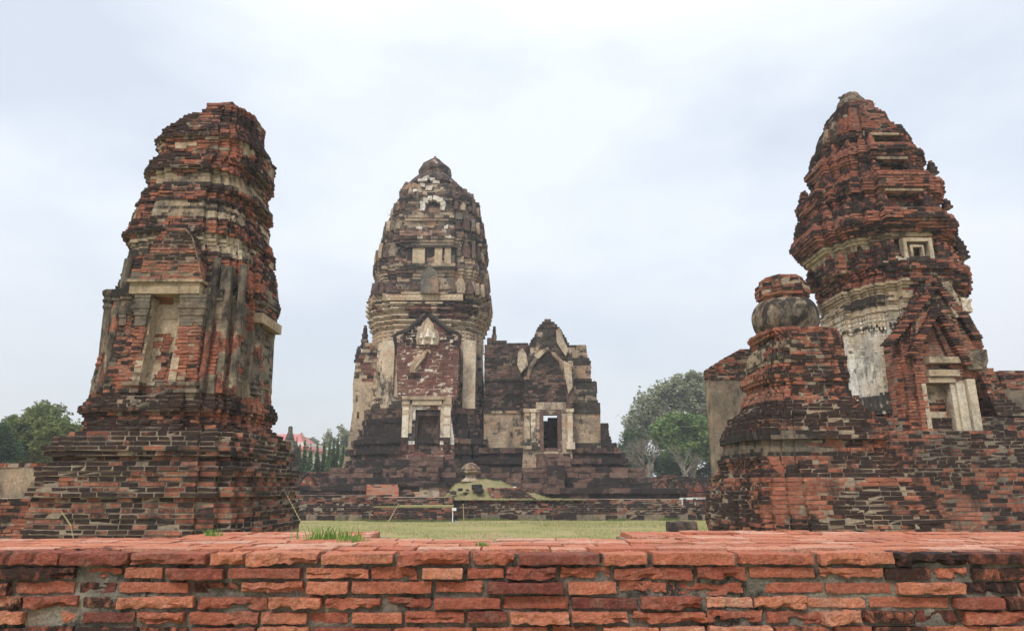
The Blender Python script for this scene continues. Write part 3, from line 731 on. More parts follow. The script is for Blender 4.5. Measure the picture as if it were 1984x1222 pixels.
def right_prang():
    zt = Z_(171, 17.4); z0 = 0
    pr = Prof(RTx, RTy, SLr, SRr, LV_RT, -.1, zt)
    zf = lambda py: Z_(py, 16.0)
    T = thing('temple_tower', (RTx, RTy, 0), 'tall tapering red brick prang on the right with spiked tiers and white plaster corner', 'tower')
    zcb, zct = zf(592), zf(545)       # cornice
    zb = zf(800)
    # --- base
    a = Acc()
    courses(a, 0, zb, .080, lambda z: pr.poly(z), .26, .15, .016, .014, 201, default_attr(41, .62, sscale=(.4, .4, 1.6), tone=(.2, .85)), miss=.01, jit=.006, rough=.02, erode=.05, core_attr=(.12, .1, 1)); a.build('base', M_brick_r, T)
    # --- body: white plastered shaft
    def plb(P, Nn, rnd):
        z = P[:, 2]; q = fbm(P, 1.6, 71, 3); left = P[:, 0] < RTx - .25
        pl = np.where((left & (q > .30)) | (q > .60), 1., 0.)
        pl = np.where((z > zcb - .05), np.where(left, 1., 0), pl)
        st = np.where(z > zf(640), .62, .86) + (fbm(P * np.array([3, 3, .5]), 1, 72, 2) - .5) * .5
        return pl, st
    a = Acc()
    def bp(z):
        g = 0
        for k, (zz, am) in enumerate(((zb + .08, .16), (zb + .2, .10), (zb + .3, .13), (zb + .42, .06), (zcb - .08, .05), (zcb - .5, .03))): g = max(g, am * math.exp(-((z - zz) / .05) ** 2))
        return pr.poly(z, grow=g)
    courses(a, zb, zcb, .075, bp, .24, .12, .013, .02, 202, default_attr(43, .42, plaster=plb, tone=(.25, .8)), miss=.02, rough=.02, erode=.04, core_attr=(.6, .1, 1)); a.build('body', M_stucco, T)
    # carved frieze relief under the cornice on the left faces, as raised plaster leaves
    rg = np.random.default_rng(5)
    for zz0, zz1 in ((zf(640) , zf(598)), (zf(793), zf(765))):
        zm = (zz0 + zz1) / 2; P = pr.poly(zm)
        for i in range(len(P)):
            a = Acc(); p, q = P[i], P[(i + 1) % len(P)]; e = q - p; L = math.hypot(*e)
            if L < .06: continue
            t = e / L; nr = np.array([t[1], -t[0]])
            mid = (p + q) / 2
            if mid[0] > RTx - .25: continue
            k = max(1, int(L / .09)); ks = 5
            for j in range(k):
                for s_ in range(ks):
                    c = p + t * L * (j + .5) / k + nr * .012; zz = zz0 + (zz1 - zz0) * (s_ + .5) / ks; hw = L / k * .36 * (1 - .25 * (s_ % 2))
                    V = np.array([[*(c - t * hw), zz], [*(c), zz - (zz1 - zz0) / ks * .45], [*(c + t * hw), zz], [*(c), zz + (zz1 - zz0) / ks * .45], [*(c + nr * .016), zz]])
                    a.add(V, [[0, 1, 4], [1, 2, 4], [2, 3, 4], [3, 0, 4]], (.78 + rg.normal(0, .06), .12, 1))
            a.build('carved_panel', M_stucco, T)
    # --- cornice
    a = Acc()
    def cp_(z):
        t = (z - zcb) / (zct - zcb); return pr.poly(z, grow=.10 * math.sin(t * 9.5) * .5 + .02)
    def plc(P, Nn, rnd): left = P[:, 0] < RTx - .35; return np.where(left & (P[:, 2] < zct - .1), 1., 0), np.full(len(P), .5)
    courses(a, zcb, zct, .072, cp_, .22, .14, .014, .02, 203, default_attr(44, .55, plaster=plc, tone=(.2, .8)), rough=.03, erode=.02, core_attr=(.06, .4, 1)); a.build('cornice', M_brick_r, T)
    # --- tiers with ribs
    tiers = [(zf(545), zf(517)), (zf(517), zf(418)), (zf(418), zf(341)), (zf(341), zf(276)), (zf(276), zf(236))]
    ledges = [t[1] for t in tiers]
    def ta(z):
        g = 0
        for (p, q) in tiers:
            if p <= z < q:
                t = (z - p) / (q - p)
                if p == tiers[0][0]: g = .03 * math.sin(t * 14)
                else: g = -.15 + (.06 if t < .07 else 0) + .16 * float(ss(np.array([t]), .46, .64)[0]) + (.03 if int(t * 22) % 2 and t > .5 else 0) + (.04 if .74 < t < .93 else 0)
        return float(g)
    def plt(P, Nn, rnd):
        z = P[:, 2]; q = fbm(P, 1.7, 81, 3); pl = np.zeros(len(P))
        t1 = (z > zf(517)) & (z < zf(470)); pl = np.where(t1 & (q > .45) & (rnd[:, 3] > .1), 1., pl); pl = np.where((z > zf(480)) & (z < zf(458)) & ((P[:, 0] < RTx + .35) | (Nn[:, 1] < -.5) & (np.abs(P[:, 0] - RTx) < .5)), 1., pl)
        return pl, .66 - .3 * ss(fbm(P, 2.5, 82, 2), .5, .65)
    for i, (p, q) in enumerate(tiers):
        a = Acc()
        def pol(z, i=i):
            nt_ = None
            wl, wr = pr.at(z); g = ta(z)
            if i in (0, 2, 4, 5) or i == 1: pass
            t = (z - p) / (q - p)
            if i > 0 and .08 < t < .50:
                hw = .25 * (wl + wr) / 2; nt_ = (RTx - hw, RTx + hw, .26)
            return redent(RTx, RTy, wl + g, wr + g, max(wl, wr) + g, LV_RT, nt_)
        courses(a, p + .001, q, .073, pol, .22, .13, .017, .022, 210 + i, default_attr(50 + i, .50, sscale=(.6, .6, .8), plaster=plt if i < 3 else None, tone=(.2, .85), blk=.3), miss=.02, jit=.006, rough=.018, erode=.02, core_attr=(.0, .6, 1))
        a.build('roof_tier', M_brick_r, T)
        if i > 0:
            zz = p + (q - p) * .51; hw = .25 * sum(pr.at(zz)) / 2 + .06; yf_ = RTy - max(pr.at(zz)) - ta(zz); a = Acc()
            box(a, RTx - hw, RTx + hw, yf_ - .05, yf_ + .25, zz, zz + .07, (.45, .3, 1), .006); a.build('lintel', M_brick_r, T)
    # crown
    ztc = ledges[-1]; a = Acc()
    zk = Z_(199, 17.0)
    courses(a, ztc + .001, zk, .066, lambda z: pr.poly(z, lv=[(.45, 1.), (.72, .9), (.8, .8)]), .2, .12, .013, .02, 230, default_attr(60, .35, tone=(.15, .6)), rough=.04, erode=.03, core_attr=(.1, .4, 1)); a.build('crown', M_brick_r, T)
    a = Acc(); xc = X_(1655, 195, 17.1); hh = Z_(171, 17.0) - zk; r_ = .40
    lathe(a, xc, 17.3, [(r_ * .98, zk - .08), (r_, zk + hh * .10), (r_ * .93, zk + hh * .30), (r_ * .80, zk + hh * .50), (r_ * .70, zk + hh * .56), (r_ * .68, zk + hh * .70), (r_ * .55, zk + hh * .88), (r_ * .25, zk + hh * .99), (.02, zk + hh * 1.0)], 22, (.30, .55, 1), jit=.012)
    a.build('cap_stone', M_brick_r, T)
    # ring of blunt plastered antefixes round the crown
    for i, (px, py, yd) in enumerate(((1640, 262, 16.75), (1668, 258, 16.68), (1692, 258, 16.7), (1618, 275, 16.9), (1603, 290, 17.2), (1710, 262, 16.9))):
        a = Acc(); z = Z_(py, yd); spire(a, X_(px, py - 20, yd), yd, z, .15, .60, lambda P, Nn, rnd: (np.full(len(P), .38), np.full(len(P), .12) + .2 * rnd[:, 0], (P[:, 2] > -9) * 1.), .12, 240 + i, 8, .12)
        a.build('antefix', M_brick_r, T)
    # brick finials standing on the ledges
    fin = 0
    for li, zl in enumerate([zct] + ledges[:-1]):
        wl, wr = pr.at(zl + .25); wy = (wl + wr) / 2
        hgt = [.5, .62, .55, .46, .36][li]; rr = [.12, .15, .13, .11, .09][li]
        for (u, v) in ((.32, .95), (.47, .85), (.65, .68), (.85, .47), (.95, .32)):
            for sx_ in (-1, 1):
                for sy in (-1, 1):
                    if sy > 0 and u < v: continue
                    w_ = wl if sx_ < 0 else wr
                    a = Acc(); big = 1.0 if u != .71 else 1.15
                    spire(a, RTx + sx_ * u * (w_ + .02), RTy + sy * v * (wy + .02), zl - .02, rr * big, hgt * big, default_attr(260 + fin, .5, tone=(.2, .9), blk=.4), .072, 300 + fin)
                    a.build('finial', M_brick_r, T); fin += 1
    # tall end spikes seen against the sky
    for i, (px, py, yd, h_, r_) in enumerate(((1806, 336, 16.9, .32, .13), (1834, 402, 16.9, .20, .12), (1861, 500, 16.8, .55, .17), (1558, 404, 17.75, .44, .15), (1577, 330, 17.7, .32, .13), (1551, 462, 17.8, .42, .15), (1594, 298, 17.6, .30, .12))):
        a = Acc(); spire(a, X_(px, py, yd), yd, Z_(py, yd) - .05, r_, h_ + .1, default_attr(400 + i, .75, tone=(0, .5)), .072, 420 + i, 4); a.build('finial', M_brick_r, T)
    # lower plaster window in first tier
    a = Acc(); yw = pr.front(zf(500)) + .10; xw = RTx + .02
    zz0, zz1 = zf(513), zf(473)
    for (x0, x1, q0, q1, d) in ((-.36, -.27, zz0, zz1, .05), (.27, .36, zz0, zz1, .05), (-.265, .265, zz1 - .09, zz1, .05), (-.17, -.11, zz0, zz1 - .16, .0), (.11, .17, zz0, zz1 - .16, .0), (-.105, .105, zz1 - .22, zz1 - .16, .0)):
        box(a, xw + x0, xw + x1, yw - d, yw + .12, q0, q1, (.62, .0, 1), .004)
    a.build('window_frame', M_stucco, T)
    # --- porch with stepped brick gable
    yp = RTy - 1.95; zg = lambda py: Z_(py, yp); xg = lambda px, py: X_(px, py, yp)
    dz0, dz1 = zg(872), zg(742)
    dl, dr = xg(1800, 800), xg(1850, 800)
    pl_pts = [(1775, 905), (1765, 860), (1758, 800), (1752, 740), (1745, 690), (1741, 660), (1748, 640), (1757, 610), (1768, 578), (1780, 555), (1800, 543)]
    pr_pts = [(1940, 905), (1912, 860), (1900, 800), (1895, 740), (1905, 716), (1911, 692), (1917, 667), (1908, 642), (1893, 612), (1868, 580), (1835, 556), (1808, 543)]
    def edge(tab, z):
        zs = [zg(q[1]) for q in tab]; xs = [xg(q[0], q[1]) for q in tab]; return float(np.interp(z, zs, xs))
    a = Acc()
    def pp(z):
        x0, x1 = edge(pl_pts, z), edge(pr_pts, z)
        yb = RTy - 1.0; P = [(x0, yp + .18), ((x0 * .82 + dl * .18), yp + .18), ((x0 * .82 + dl * .18), yp + .06), (x0 * .45 + dl * .55, yp + .06), (x0 * .45 + dl * .55, yp - .04)]
        if dz0 < z < dz1: P += [(dl, yp - .04), (dl, yp + .30), (dr, yp + .30), (dr, yp + .06)]
        if zg(742) <= z < zg(600):
            t = (zg(600) - z) / (zg(600) - zg(690)); hw = .50 * min(1, max(.02, t)); c = (dl + dr) / 2 + .03
            P += [(c - hw * (dr - dl) , yp - .04), (c - hw * (dr - dl), yp + .10), (c + hw * (dr - dl) * 1.1, yp + .10), (c + hw * (dr - dl) * 1.1, yp + .0)]
        P += [((x1 * .45 + dr * .55), yp + .0), ((x1 * .45 + dr * .55), yp + .08), ((x1 * .8 + dr * .2), yp + .08), ((x1 * .8 + dr * .2), yp + .18), (x1, yp + .18), (x1, yb), (x0, yb)]
        return np.array(P)
    zpt = zg(543)
    def plp(P, Nn, rnd):
        z = P[:, 2]; ins_ = (P[:, 0] > dl - .02) & (P[:, 0] < dr + .02) & (z > dz0) & (z < dz1) & (P[:, 1] > yp - .02)
        q = fbm(P, 2.2, 91, 3); pl = np.where(ins_ & ~((z < dz0 + .42 + (q - .5)) & (Nn[:, 1] < -.5)), 1., 0.); tone = np.full(len(P), .66)
        rj = (P[:, 0] > dr) & (P[:, 0] < dr + .50) & (z > dz0 - .1) & (z < zg(735)) & (Nn[:, 1] < -.5); pl = np.where(rj, 1., pl)
        return pl, tone
    courses(a, 0.6, zg(600), .074, pp, .22, .10, .016, .014, 250, default_attr(70, .38, plaster=plp, tone=(.35, .9), blk=.4), miss=.008, rough=.022, erode=.02, core_attr=(.12, .15, 1))
    def pp2(z): x0, x1 = edge(pl_pts, z), edge(pr_pts, z); return rect(x0, x1, yp + .02, RTy - 1.0) if x1 - x0 > .08 else None
    courses(a, zg(600) + .001, zpt, .074, pp2, .22, .10, .016, .014, 251, default_attr(71, .40, tone=(.3, .8)), miss=.01, rough=.03, erode=.02, core_attr=(.12, .15, 1))
    a.build('porch', M_brick_r, T)
    # slanting rims of the porch gable: courses of corbelled bricks rising to the apex
    for k, (tab, off) in enumerate((([(1716, 668), (1742, 640), (1762, 612), (1788, 580), (1803, 560)], -.10), ([(1760, 690), (1775, 660), (1792, 630), (1810, 600)], -.16), ([(1812, 600), (1832, 640), (1850, 672), (1868, 706)], -.16), ([(1812, 548), (1845, 590), (1870, 620), (1893, 655)], -.06))):
        a = Acc(); pts = [(xg(*q), zg(q[1])) for q in tab]; C = []; n_ = 26 if k in (0, 3) else 20
        L = np.linspace(0, len(pts) - 1, n_)
        xs = np.interp(L, range(len(pts)), [q[0] for q in pts]); zs = np.interp(L, range(len(pts)), [q[1] for q in pts])
        C = np.stack([xs, np.full(n_, yp + off + .08), zs], 1); rnd = rng.random((n_, 3)); C[:, 1] += (rnd[:, 0] - .5) * .02
        boxes(a, C, np.tile([1., 0], (n_, 1)), np.tile([0., 1], (n_, 1)), np.tile([.10, .09, .024], (n_, 1)), np.stack([rnd[:, 0] * .7 + .15, (rnd[:, 1] > .35) * .8, rnd[:, 0] * 0], 1), .006)
        a.build('gable_rim', M_brick_r, T)
    for (py0, py1, pxa, pxb, d) in ((704, 692, 1797, 1862, .10), (729, 717, 1797, 1856, .09), (741, 731, 1798, 1850, .04)):
        a = Acc(); box(a, xg(pxa, py0), xg(pxb, py0), yp - d, yp + .2, zg(py0), zg(py1), (.56, .18, 1), .004); a.build('lintel', M_brick_r, T)
    for i, (xa, xb, d) in enumerate(((dr + .00, dr + .09, .0), (dr + .10, dr + .20, .06), (dr + .21, dr + .31, .02), (dr + .34, dr + .52, .09))):
        a = Acc(); courses(a, dz0 - .1 + .12 * i * 0, zg(742) if i < 3 else zg(735), .12, lambda z: rect(xa, xb, yp - d, yp + .12), .4, .05, seed=260 + i, attr=lambda P, Nn, rnd: (np.full(len(P), .74), rnd[:, 0] * 0 + .05, np.ones(len(P))), skipcore=False, core_attr=(.72, .05, 1), erode=0); a.build('door_jamb', M_stucco, T)
    # carved grey capital and scroll fragments of stucco
    def stucco(outline, y, th, tone, name='stucco_scroll', bumps=40, seed=0):
        a = Acc(); rg = np.random.default_rng(seed); o = [(xg(*q), zg(q[1])) for q in outline]; slab(a, o[::-1], y - th, y + .1, (tone, .12, 1), jit=.006)
        O = np.array(o); c = O.mean(0)
        for i in range(bumps):
            p = O[rg.integers(len(O))] * (s := rg.uniform(.15, .9)) + c * (1 - s); r = rg.uniform(.02, .05)
            an0 = rg.uniform(0, 6.28); arc = [(p[0] + r * math.cos(an0 + t), y - th - .006, p[1] + r * math.sin(an0 + t)) for t in np.linspace(0, 4.2, 7)]
            tube(a, arc, [.012, .014, .014, .012, .010, .008, .005], 5, (min(1, tone + rg.normal(0, .05)), .06, 1))
        a.build(name, M_brick_r, T)
    stucco([(1822, 548), (1836, 546), (1850, 570), (1858, 590), (1862, 612), (1850, 616), (1838, 592)], yp + .04, .09, .62, seed=1)
    stucco([(1862, 575), (1880, 580), (1884, 605), (1866, 602)], yp + .12, .12, .78, 'carved_block', 14, seed=2)
    stucco([(1870, 680), (1906, 678), (1909, 700), (1905, 716), (1872, 716), (1866, 700)], yp + .0, .10, .33, 'carved_capital', 34, seed=3)
right_prang()

# ================================================================== SMALL BELL CHEDI (front right)
SCx, SCy = 5.27, 12.6
SLc = [(1500,524),(1489,532),(1468,553),(1463,576),(1466,640),(1447,660),(1450,670),(1458,683),(1446,704),(1448,727),(1432,743),(1436,755),(1450,766),(1433,789),(1435,800),(1415,816),(1395,846),(1404,862),(1402,876),(1394,894),(1392,917),(1378,926),(1367,958),(1365,1004),(1372,1027),(1370,1150)]
SRc = [(1555,524),(1560,532),(1571,548),(1575,570),(1610,622),(1624,640),(1634,655),(1636,682),(1640,706),(1648,727),(1645,747),(1640,757),(1662,775),(1700,811),(1718,830),(1722,844),(1714,857),(1726,889),(1758,908),(1800,930),(1818,963),(1845,1008),(1848,1040),(1850,1150)]
LV_SC = [(.46, 1.0), (.62, .95), (.76, .90), (.85, .85)]
def bell_chedi():
    z_ = lambda py: Z_(py, 11.6)
    T = thing('brick_stupa', (SCx, SCy, 0), 'squat ruined brick stupa with a grey plastered bulging bell, before the right prang', 'stupa')
    zq_ = lambda py: Z_(py, 12.05); zt = zq_(637); pr = Prof(SCx, SCy, SLc, SRc, LV_SC, -.1, z_(524) + .1)
    def plf(P, Nn, rnd):
        q = fbm(P, 2.0, 95, 3); z = P[:, 2]; left = (P[:, 0] < SCx - .25)
        pl = np.where((z > z_(695)) & (z < z_(652)) & left & (q > .44), 1., 0); pl = np.where((z > z_(885)) & (z < z_(838)) & left & (q > .40), 1., pl)
        return pl, np.where(z > z_(740), .46, .25)
    a = Acc()
    def mould(z):
        g = 0
        for py, am, wd in ((690, .05, .04), (752, .05, .05), (800, .06, .05), (846, .07, .07), (890, .05, .05), (925, .05, .06)): g = max(g, am * math.exp(-((z - z_(py)) / wd) ** 2))
        return g
    courses(a, 0, z_(925), .071, lambda z: pr.poly(z, grow=mould(z)), .24, .14, .014, .014, 501, default_attr(501, .40, sscale=(.7, .7, 1.3), tone=(.3, .9), blk=.3), miss=.012, rough=.026, erode=.07, core_attr=(.05, .15, 1)); a.build('base', M_brick_r, T)
    a = Acc(); courses(a, z_(925) + .001, z_(765), .070, lambda z: pr.poly(z, grow=mould(z)), .22, .13, .013, .014, 502, default_attr(502, .42, plaster=plf, tone=(.3, .9), blk=.3), miss=.015, rough=.026, erode=.05, core_attr=(.05, .2, 1)); a.build('plinth', M_brick_r, T)
    a = Acc(); courses(a, z_(765) + .001, zt, .068, lambda z: pr.poly(z, grow=mould(z)), .20, .12, .013, .016, 503, default_attr(503, .40, plaster=plf, tone=(.3, .9)), miss=.02, rough=.03, erode=.05, core_attr=(.05, .2, 1)); a.build('body', M_brick_r, T)
    # bell ring
    a = Acc(); xl, xr_ = X_(1455, 605, 12.9), X_(1588, 605, 12.3); cx = (xl + xr_) / 2; r = (xr_ - xl) / 2 * 1.12; z0, z1 = zt, zq_(571)
    prof = [(r * .80, z0), (r * .93, z0 + .02)] + [(r * (.80 + .21 * (1 - abs(2 * t - .95) ** 2.6)), z0 + (z1 - z0) * t) for t in np.linspace(.05, .97, 14)] + [(r * .55, z1)]
    V0 = a.n; lathe(a, cx, 12.6, prof, 40, (.29, .50, 1)); V = a.v[-1]
    V += (fbm(V, 6, 6, 3) - .5)[:, None] * .05; a.a[-1][:, 0] += (fbm(V, 3, 7, 3) - .5) * .35; a.a[-1][:, 1] += ss(fbm(V, 3.2, 8, 4), .45, .7) * .5
    a.build('bell', M_brick_r, T, smooth=True)
    a = Acc(); lathe(a, cx + .02, 12.6, [(r * .86, z0 - .10), (r * .97, z0 - .07), (r * .90, z0 - .03), (r * .95, z0 + .005)], 32, (.50, .15, 1), jit=.006); a.build('ring', M_brick_r, T)
    # broken brick neck above
    a = Acc(); n = 8
    def oc(z):
        t = (z - z1) / (zq_(522) - z1); w_ = r * (.70 + .10 * math.sin(math.pi * min(1, t * 1.3))) * (1 - .35 * max(0, t - .6)); return np.array([(cx + w_ * math.cos(k * math.pi / 4 + math.pi / 8) * 1.08, 12.6 + w_ * math.sin(k * math.pi / 4 + math.pi / 8) * 1.08) for k in range(8)])
    courses(a, z1 - .01, zq_(525), .064, oc, .2, .12, .012, .02, 505, default_attr(505, .45, tone=(.2, .7)), miss=.04, rough=.05, erode=.05); a.build('neck', M_brick_r, T)
    a = Acc(); q = (cx + .05, 12.5, zq_(527)); lathe(a, q[0], q[1], [(.07, q[2] - .04), (.08, q[2]), (.05, q[2] + .05), (.01, q[2] + .08)], 8, (.4, .3, 0), jit=.01); a.build('loose_stone', M_brick_r, T)
bell_chedi()

# terrace of stepped brick below the right prang, running out of the frame
def right_terrace():
    T = thing('brick_terrace', (12, 15.5, 0), 'stepped brick terrace with black stained courses below the right prang', 'terrace')
    def fy(z):
        for zz, y in ((.35, 13.3), (.75, 13.9), (2.05, 14.25), (2.3, 14.5), (2.6, 14.75), (2.9, 15.1), (3.2, 15.6), (3.5, 16.2), (3.8, 16.7)):
            if z < zz: return y
        return 17.0
    at = default_attr(520, .60, sscale=(.35, .5, 1.1), tone=(.3, .85), blk=.32)
    a = Acc(); courses(a, .75, 2.05, .088, lambda z: rect(7.6, 17.5, fy(z), 19), .25, .14, .018, .008, 520, at, miss=.004, rough=.016, erode=.03, core_attr=(.2, .0, 1)); a.build('wall', M_brick_r, T)
    a = Acc(); courses(a, 2.051, 3.3, .084, lambda z: rect(7.9 + (z - 2) * .5, 17.5, fy(z), 19), .25, .14, .016, .010, 521, default_attr(521, .60, sscale=(.5, .5, 1.6), tone=(.25, .8)), miss=.01, rough=.03, erode=.05, core_attr=(.2, .1, 1)); a.build('steps', M_brick_r, T)
    def pl(P, Nn, r): return np.ones(len(P)), np.full(len(P), .30)
    a = Acc(); courses(a, 0, .75, .125, lambda z: rect(8.2, 17.5, fy(z) + .05 * math.sin(z * 22), 19), .9, .2, .006, .01, 522, default_attr(522, .7, plaster=pl), miss=0, erode=.02); a.build('footing', M_brick_r, T)
    # sloping buttress rising to the wall on the right edge
    a = Acc(); courses(a, 3.301, Z_(722, 17.2), .084, lambda z: rect(11.55, 11.95 + 2.2 * ss(np.array([(Z_(722, 17.2) - z) / 3.2]), .2, 1.)[0] * 1.8, 16.6 - (4.9 - z) * .35, 19), .24, .13, .016, .012, 523, default_attr(523, .40, tone=(.35, .85)), miss=.01, rough=.03, erode=.03, core_attr=(.15, .1, 1)); a.build('buttress', M_brick_r, T)
right_terrace()
def plaster_wall(name, label, x0, x1, y0, y1, ztop, zb, seed, top_wave=.06, brick_cap=.35, tone=.26, slope=0):
    T = thing(name, ((x0 + x1) / 2, (y0 + y1) / 2, 0), label, 'wall')
    a = Acc(); n = 60; m = 50
    def tz(x): return ztop(x) if callable(ztop) else ztop
    xs = np.linspace(x0, x1, n)
    for y, s_ in ((y0, 1), (y1, -1)):
        V = []; 
        for j in range(m):
            for x in xs:
                t = j / (m - 1); V.append((x, y, zb + (tz(x) - brick_cap * .9 - zb) * t))
        V = np.array(V); V[:, 1] += (fbm(V, 1.2, seed, 4) - .5) * .07
        f = [[j * n + i, j * n + i + 1, (j + 1) * n + i + 1, (j + 1) * n + i][::s_] for j in range(m - 1) for i in range(n - 1)]
        st = ss(fbm(V * np.array([4, 4, .45]), 1.0, seed + 3, 4), .42, .75) * .55; tn = tone + (fbm(V, .9, seed + 4, 4) - .5) * .55
        a.add(V, f, np.stack([tn, st, np.ones(len(V))], 1))
    box(a, x0 - .0, x1, y0 + .04, y1 - .04, zb - .05, min(tz(x0), tz(x1)) - brick_cap, (tone + .1, .3, 1)); 
    a.build('plaster_face', M_brick_r, T)
    a = Acc(); zlo = min(tz(x0), tz(x1), tz((x0 + x1) / 2)) - brick_cap
    hi = max(tz(x) for x in xs)
    def pol(z):
        ok = [x for x in xs if tz(x) + (R.random() - .5) * top_wave > z]
        return rect(min(ok), max(ok), y0 - .03, y1 + .03) if len(ok) > 3 else None
    courses(a, zlo, hi, .06, pol, .22, .12, .014, .015, seed + 9, default_attr(seed + 9, .6, tone=(.15, .7)), miss=.03, rough=.05, erode=.06, core_attr=(.05, .4, 1)); a.build('brick_coping', M_brick_r, T)
    return T
def tzw(x):
    px = 992 + 1282 * x / 19.0
    return Z_(float(np.interp(px, [1376, 1392, 1415, 1430, 1460, 1500], [712, 702, 688, 679, 676, 690])), 19.0)
plaster_wall('plaster_wall', 'tall grey streaked plaster wall end rising behind the bell stupa', X_(1380, 800, 19), X_(1530, 800, 19), 19, 19.55, tzw, 0, 601)
plaster_wall('plaster_wall', 'grey plaster wall with crumbling brick top at the right edge behind the prang', 13.4, 18.5, 18.3, 18.9, lambda x: Z_(726, 18.3) + .12 * math.sin(x * 2), 2.5, 611, brick_cap=.3)
plaster_wall('plaster_wall', 'low grey cracked plaster wall at the far left behind the tower base', -14, X_(66, 950, 13.2), 13.2, 13.6, lambda x: Z_(897, 13.2), 0, 621, brick_cap=.08, tone=.40)
def left_low():
    a = Acc(); courses(a, 0, Z_(965, 12.6), .06, lambda z: rect(-13.5, X_(60, 1000, 12.6), 12.5 - .1 * (z < .6), 13.1), .24, .13, seed=631, attr=default_attr(631, .55)); 
    a.build('brick_wall', M_brick, label='low dark brick footing wall at the far left below the grey plaster wall', category='wall')
left_low()
def stone_block(name, label, c, s, seed, tone=.25, st=.85, cat='stone', yaw=0., group=None, rnd_=.12):
    a = Acc(); n = 6; idx = {}; P = []
    lin = np.linspace(-1, 1, n)
    F_ = []
    for ax in range(3):
        for sg in (-1, 1):
            b = len(P)
            for u in lin:
                for v in lin:
                    p = [0, 0, 0]; p[ax] = sg; p[(ax + 1) % 3] = u; p[(ax + 2) % 3] = v; P.append(p)
            for i in range(n - 1):
                for j in range(n - 1):
                    q = [b + i * n + j, b + (i + 1) * n + j, b + (i + 1) * n + j + 1, b + i * n + j + 1]; F_.append(q if sg > 0 else q[::-1])
    P = np.array(P, float); l = np.linalg.norm(P, axis=1, keepdims=True); P = P * (1 - rnd_) + P / l * rnd_ * 1.2
    V = P * np.array(s); d = np.stack([fbm(V * 4 + 3 * k + seed, 1, seed + k, 3) - .5 for k in range(3)], 1) * min(s) * .5; V = V + d
    cy_, sy_ = math.cos(yaw), math.sin(yaw); V = np.c_[V[:, 0] * cy_ - V[:, 1] * sy_, V[:, 0] * sy_ + V[:, 1] * cy_, V[:, 2]] + np.array(c)
    a.add(V, F_, (tone, st, 0)); kw = {'group': group} if group else {}
    return a.build(name, M_lat, label=label, category=cat, **kw)
stone_block('stone_block', 'black laterite block lying on the lawn just left of the bell stupa base', (X_(1324, 1022, 26), 26.3, .17), (.52, .42, .22), 3, .35, .6, rnd_=.28)
stone_block('fallen_column', 'long rounded dark stone lying at the foot of the right terrace', (11.2, 12.4, EYE - .74), (2.0, .3, .17), 5, .35, .6, 'stone', 0.02, None, .5)

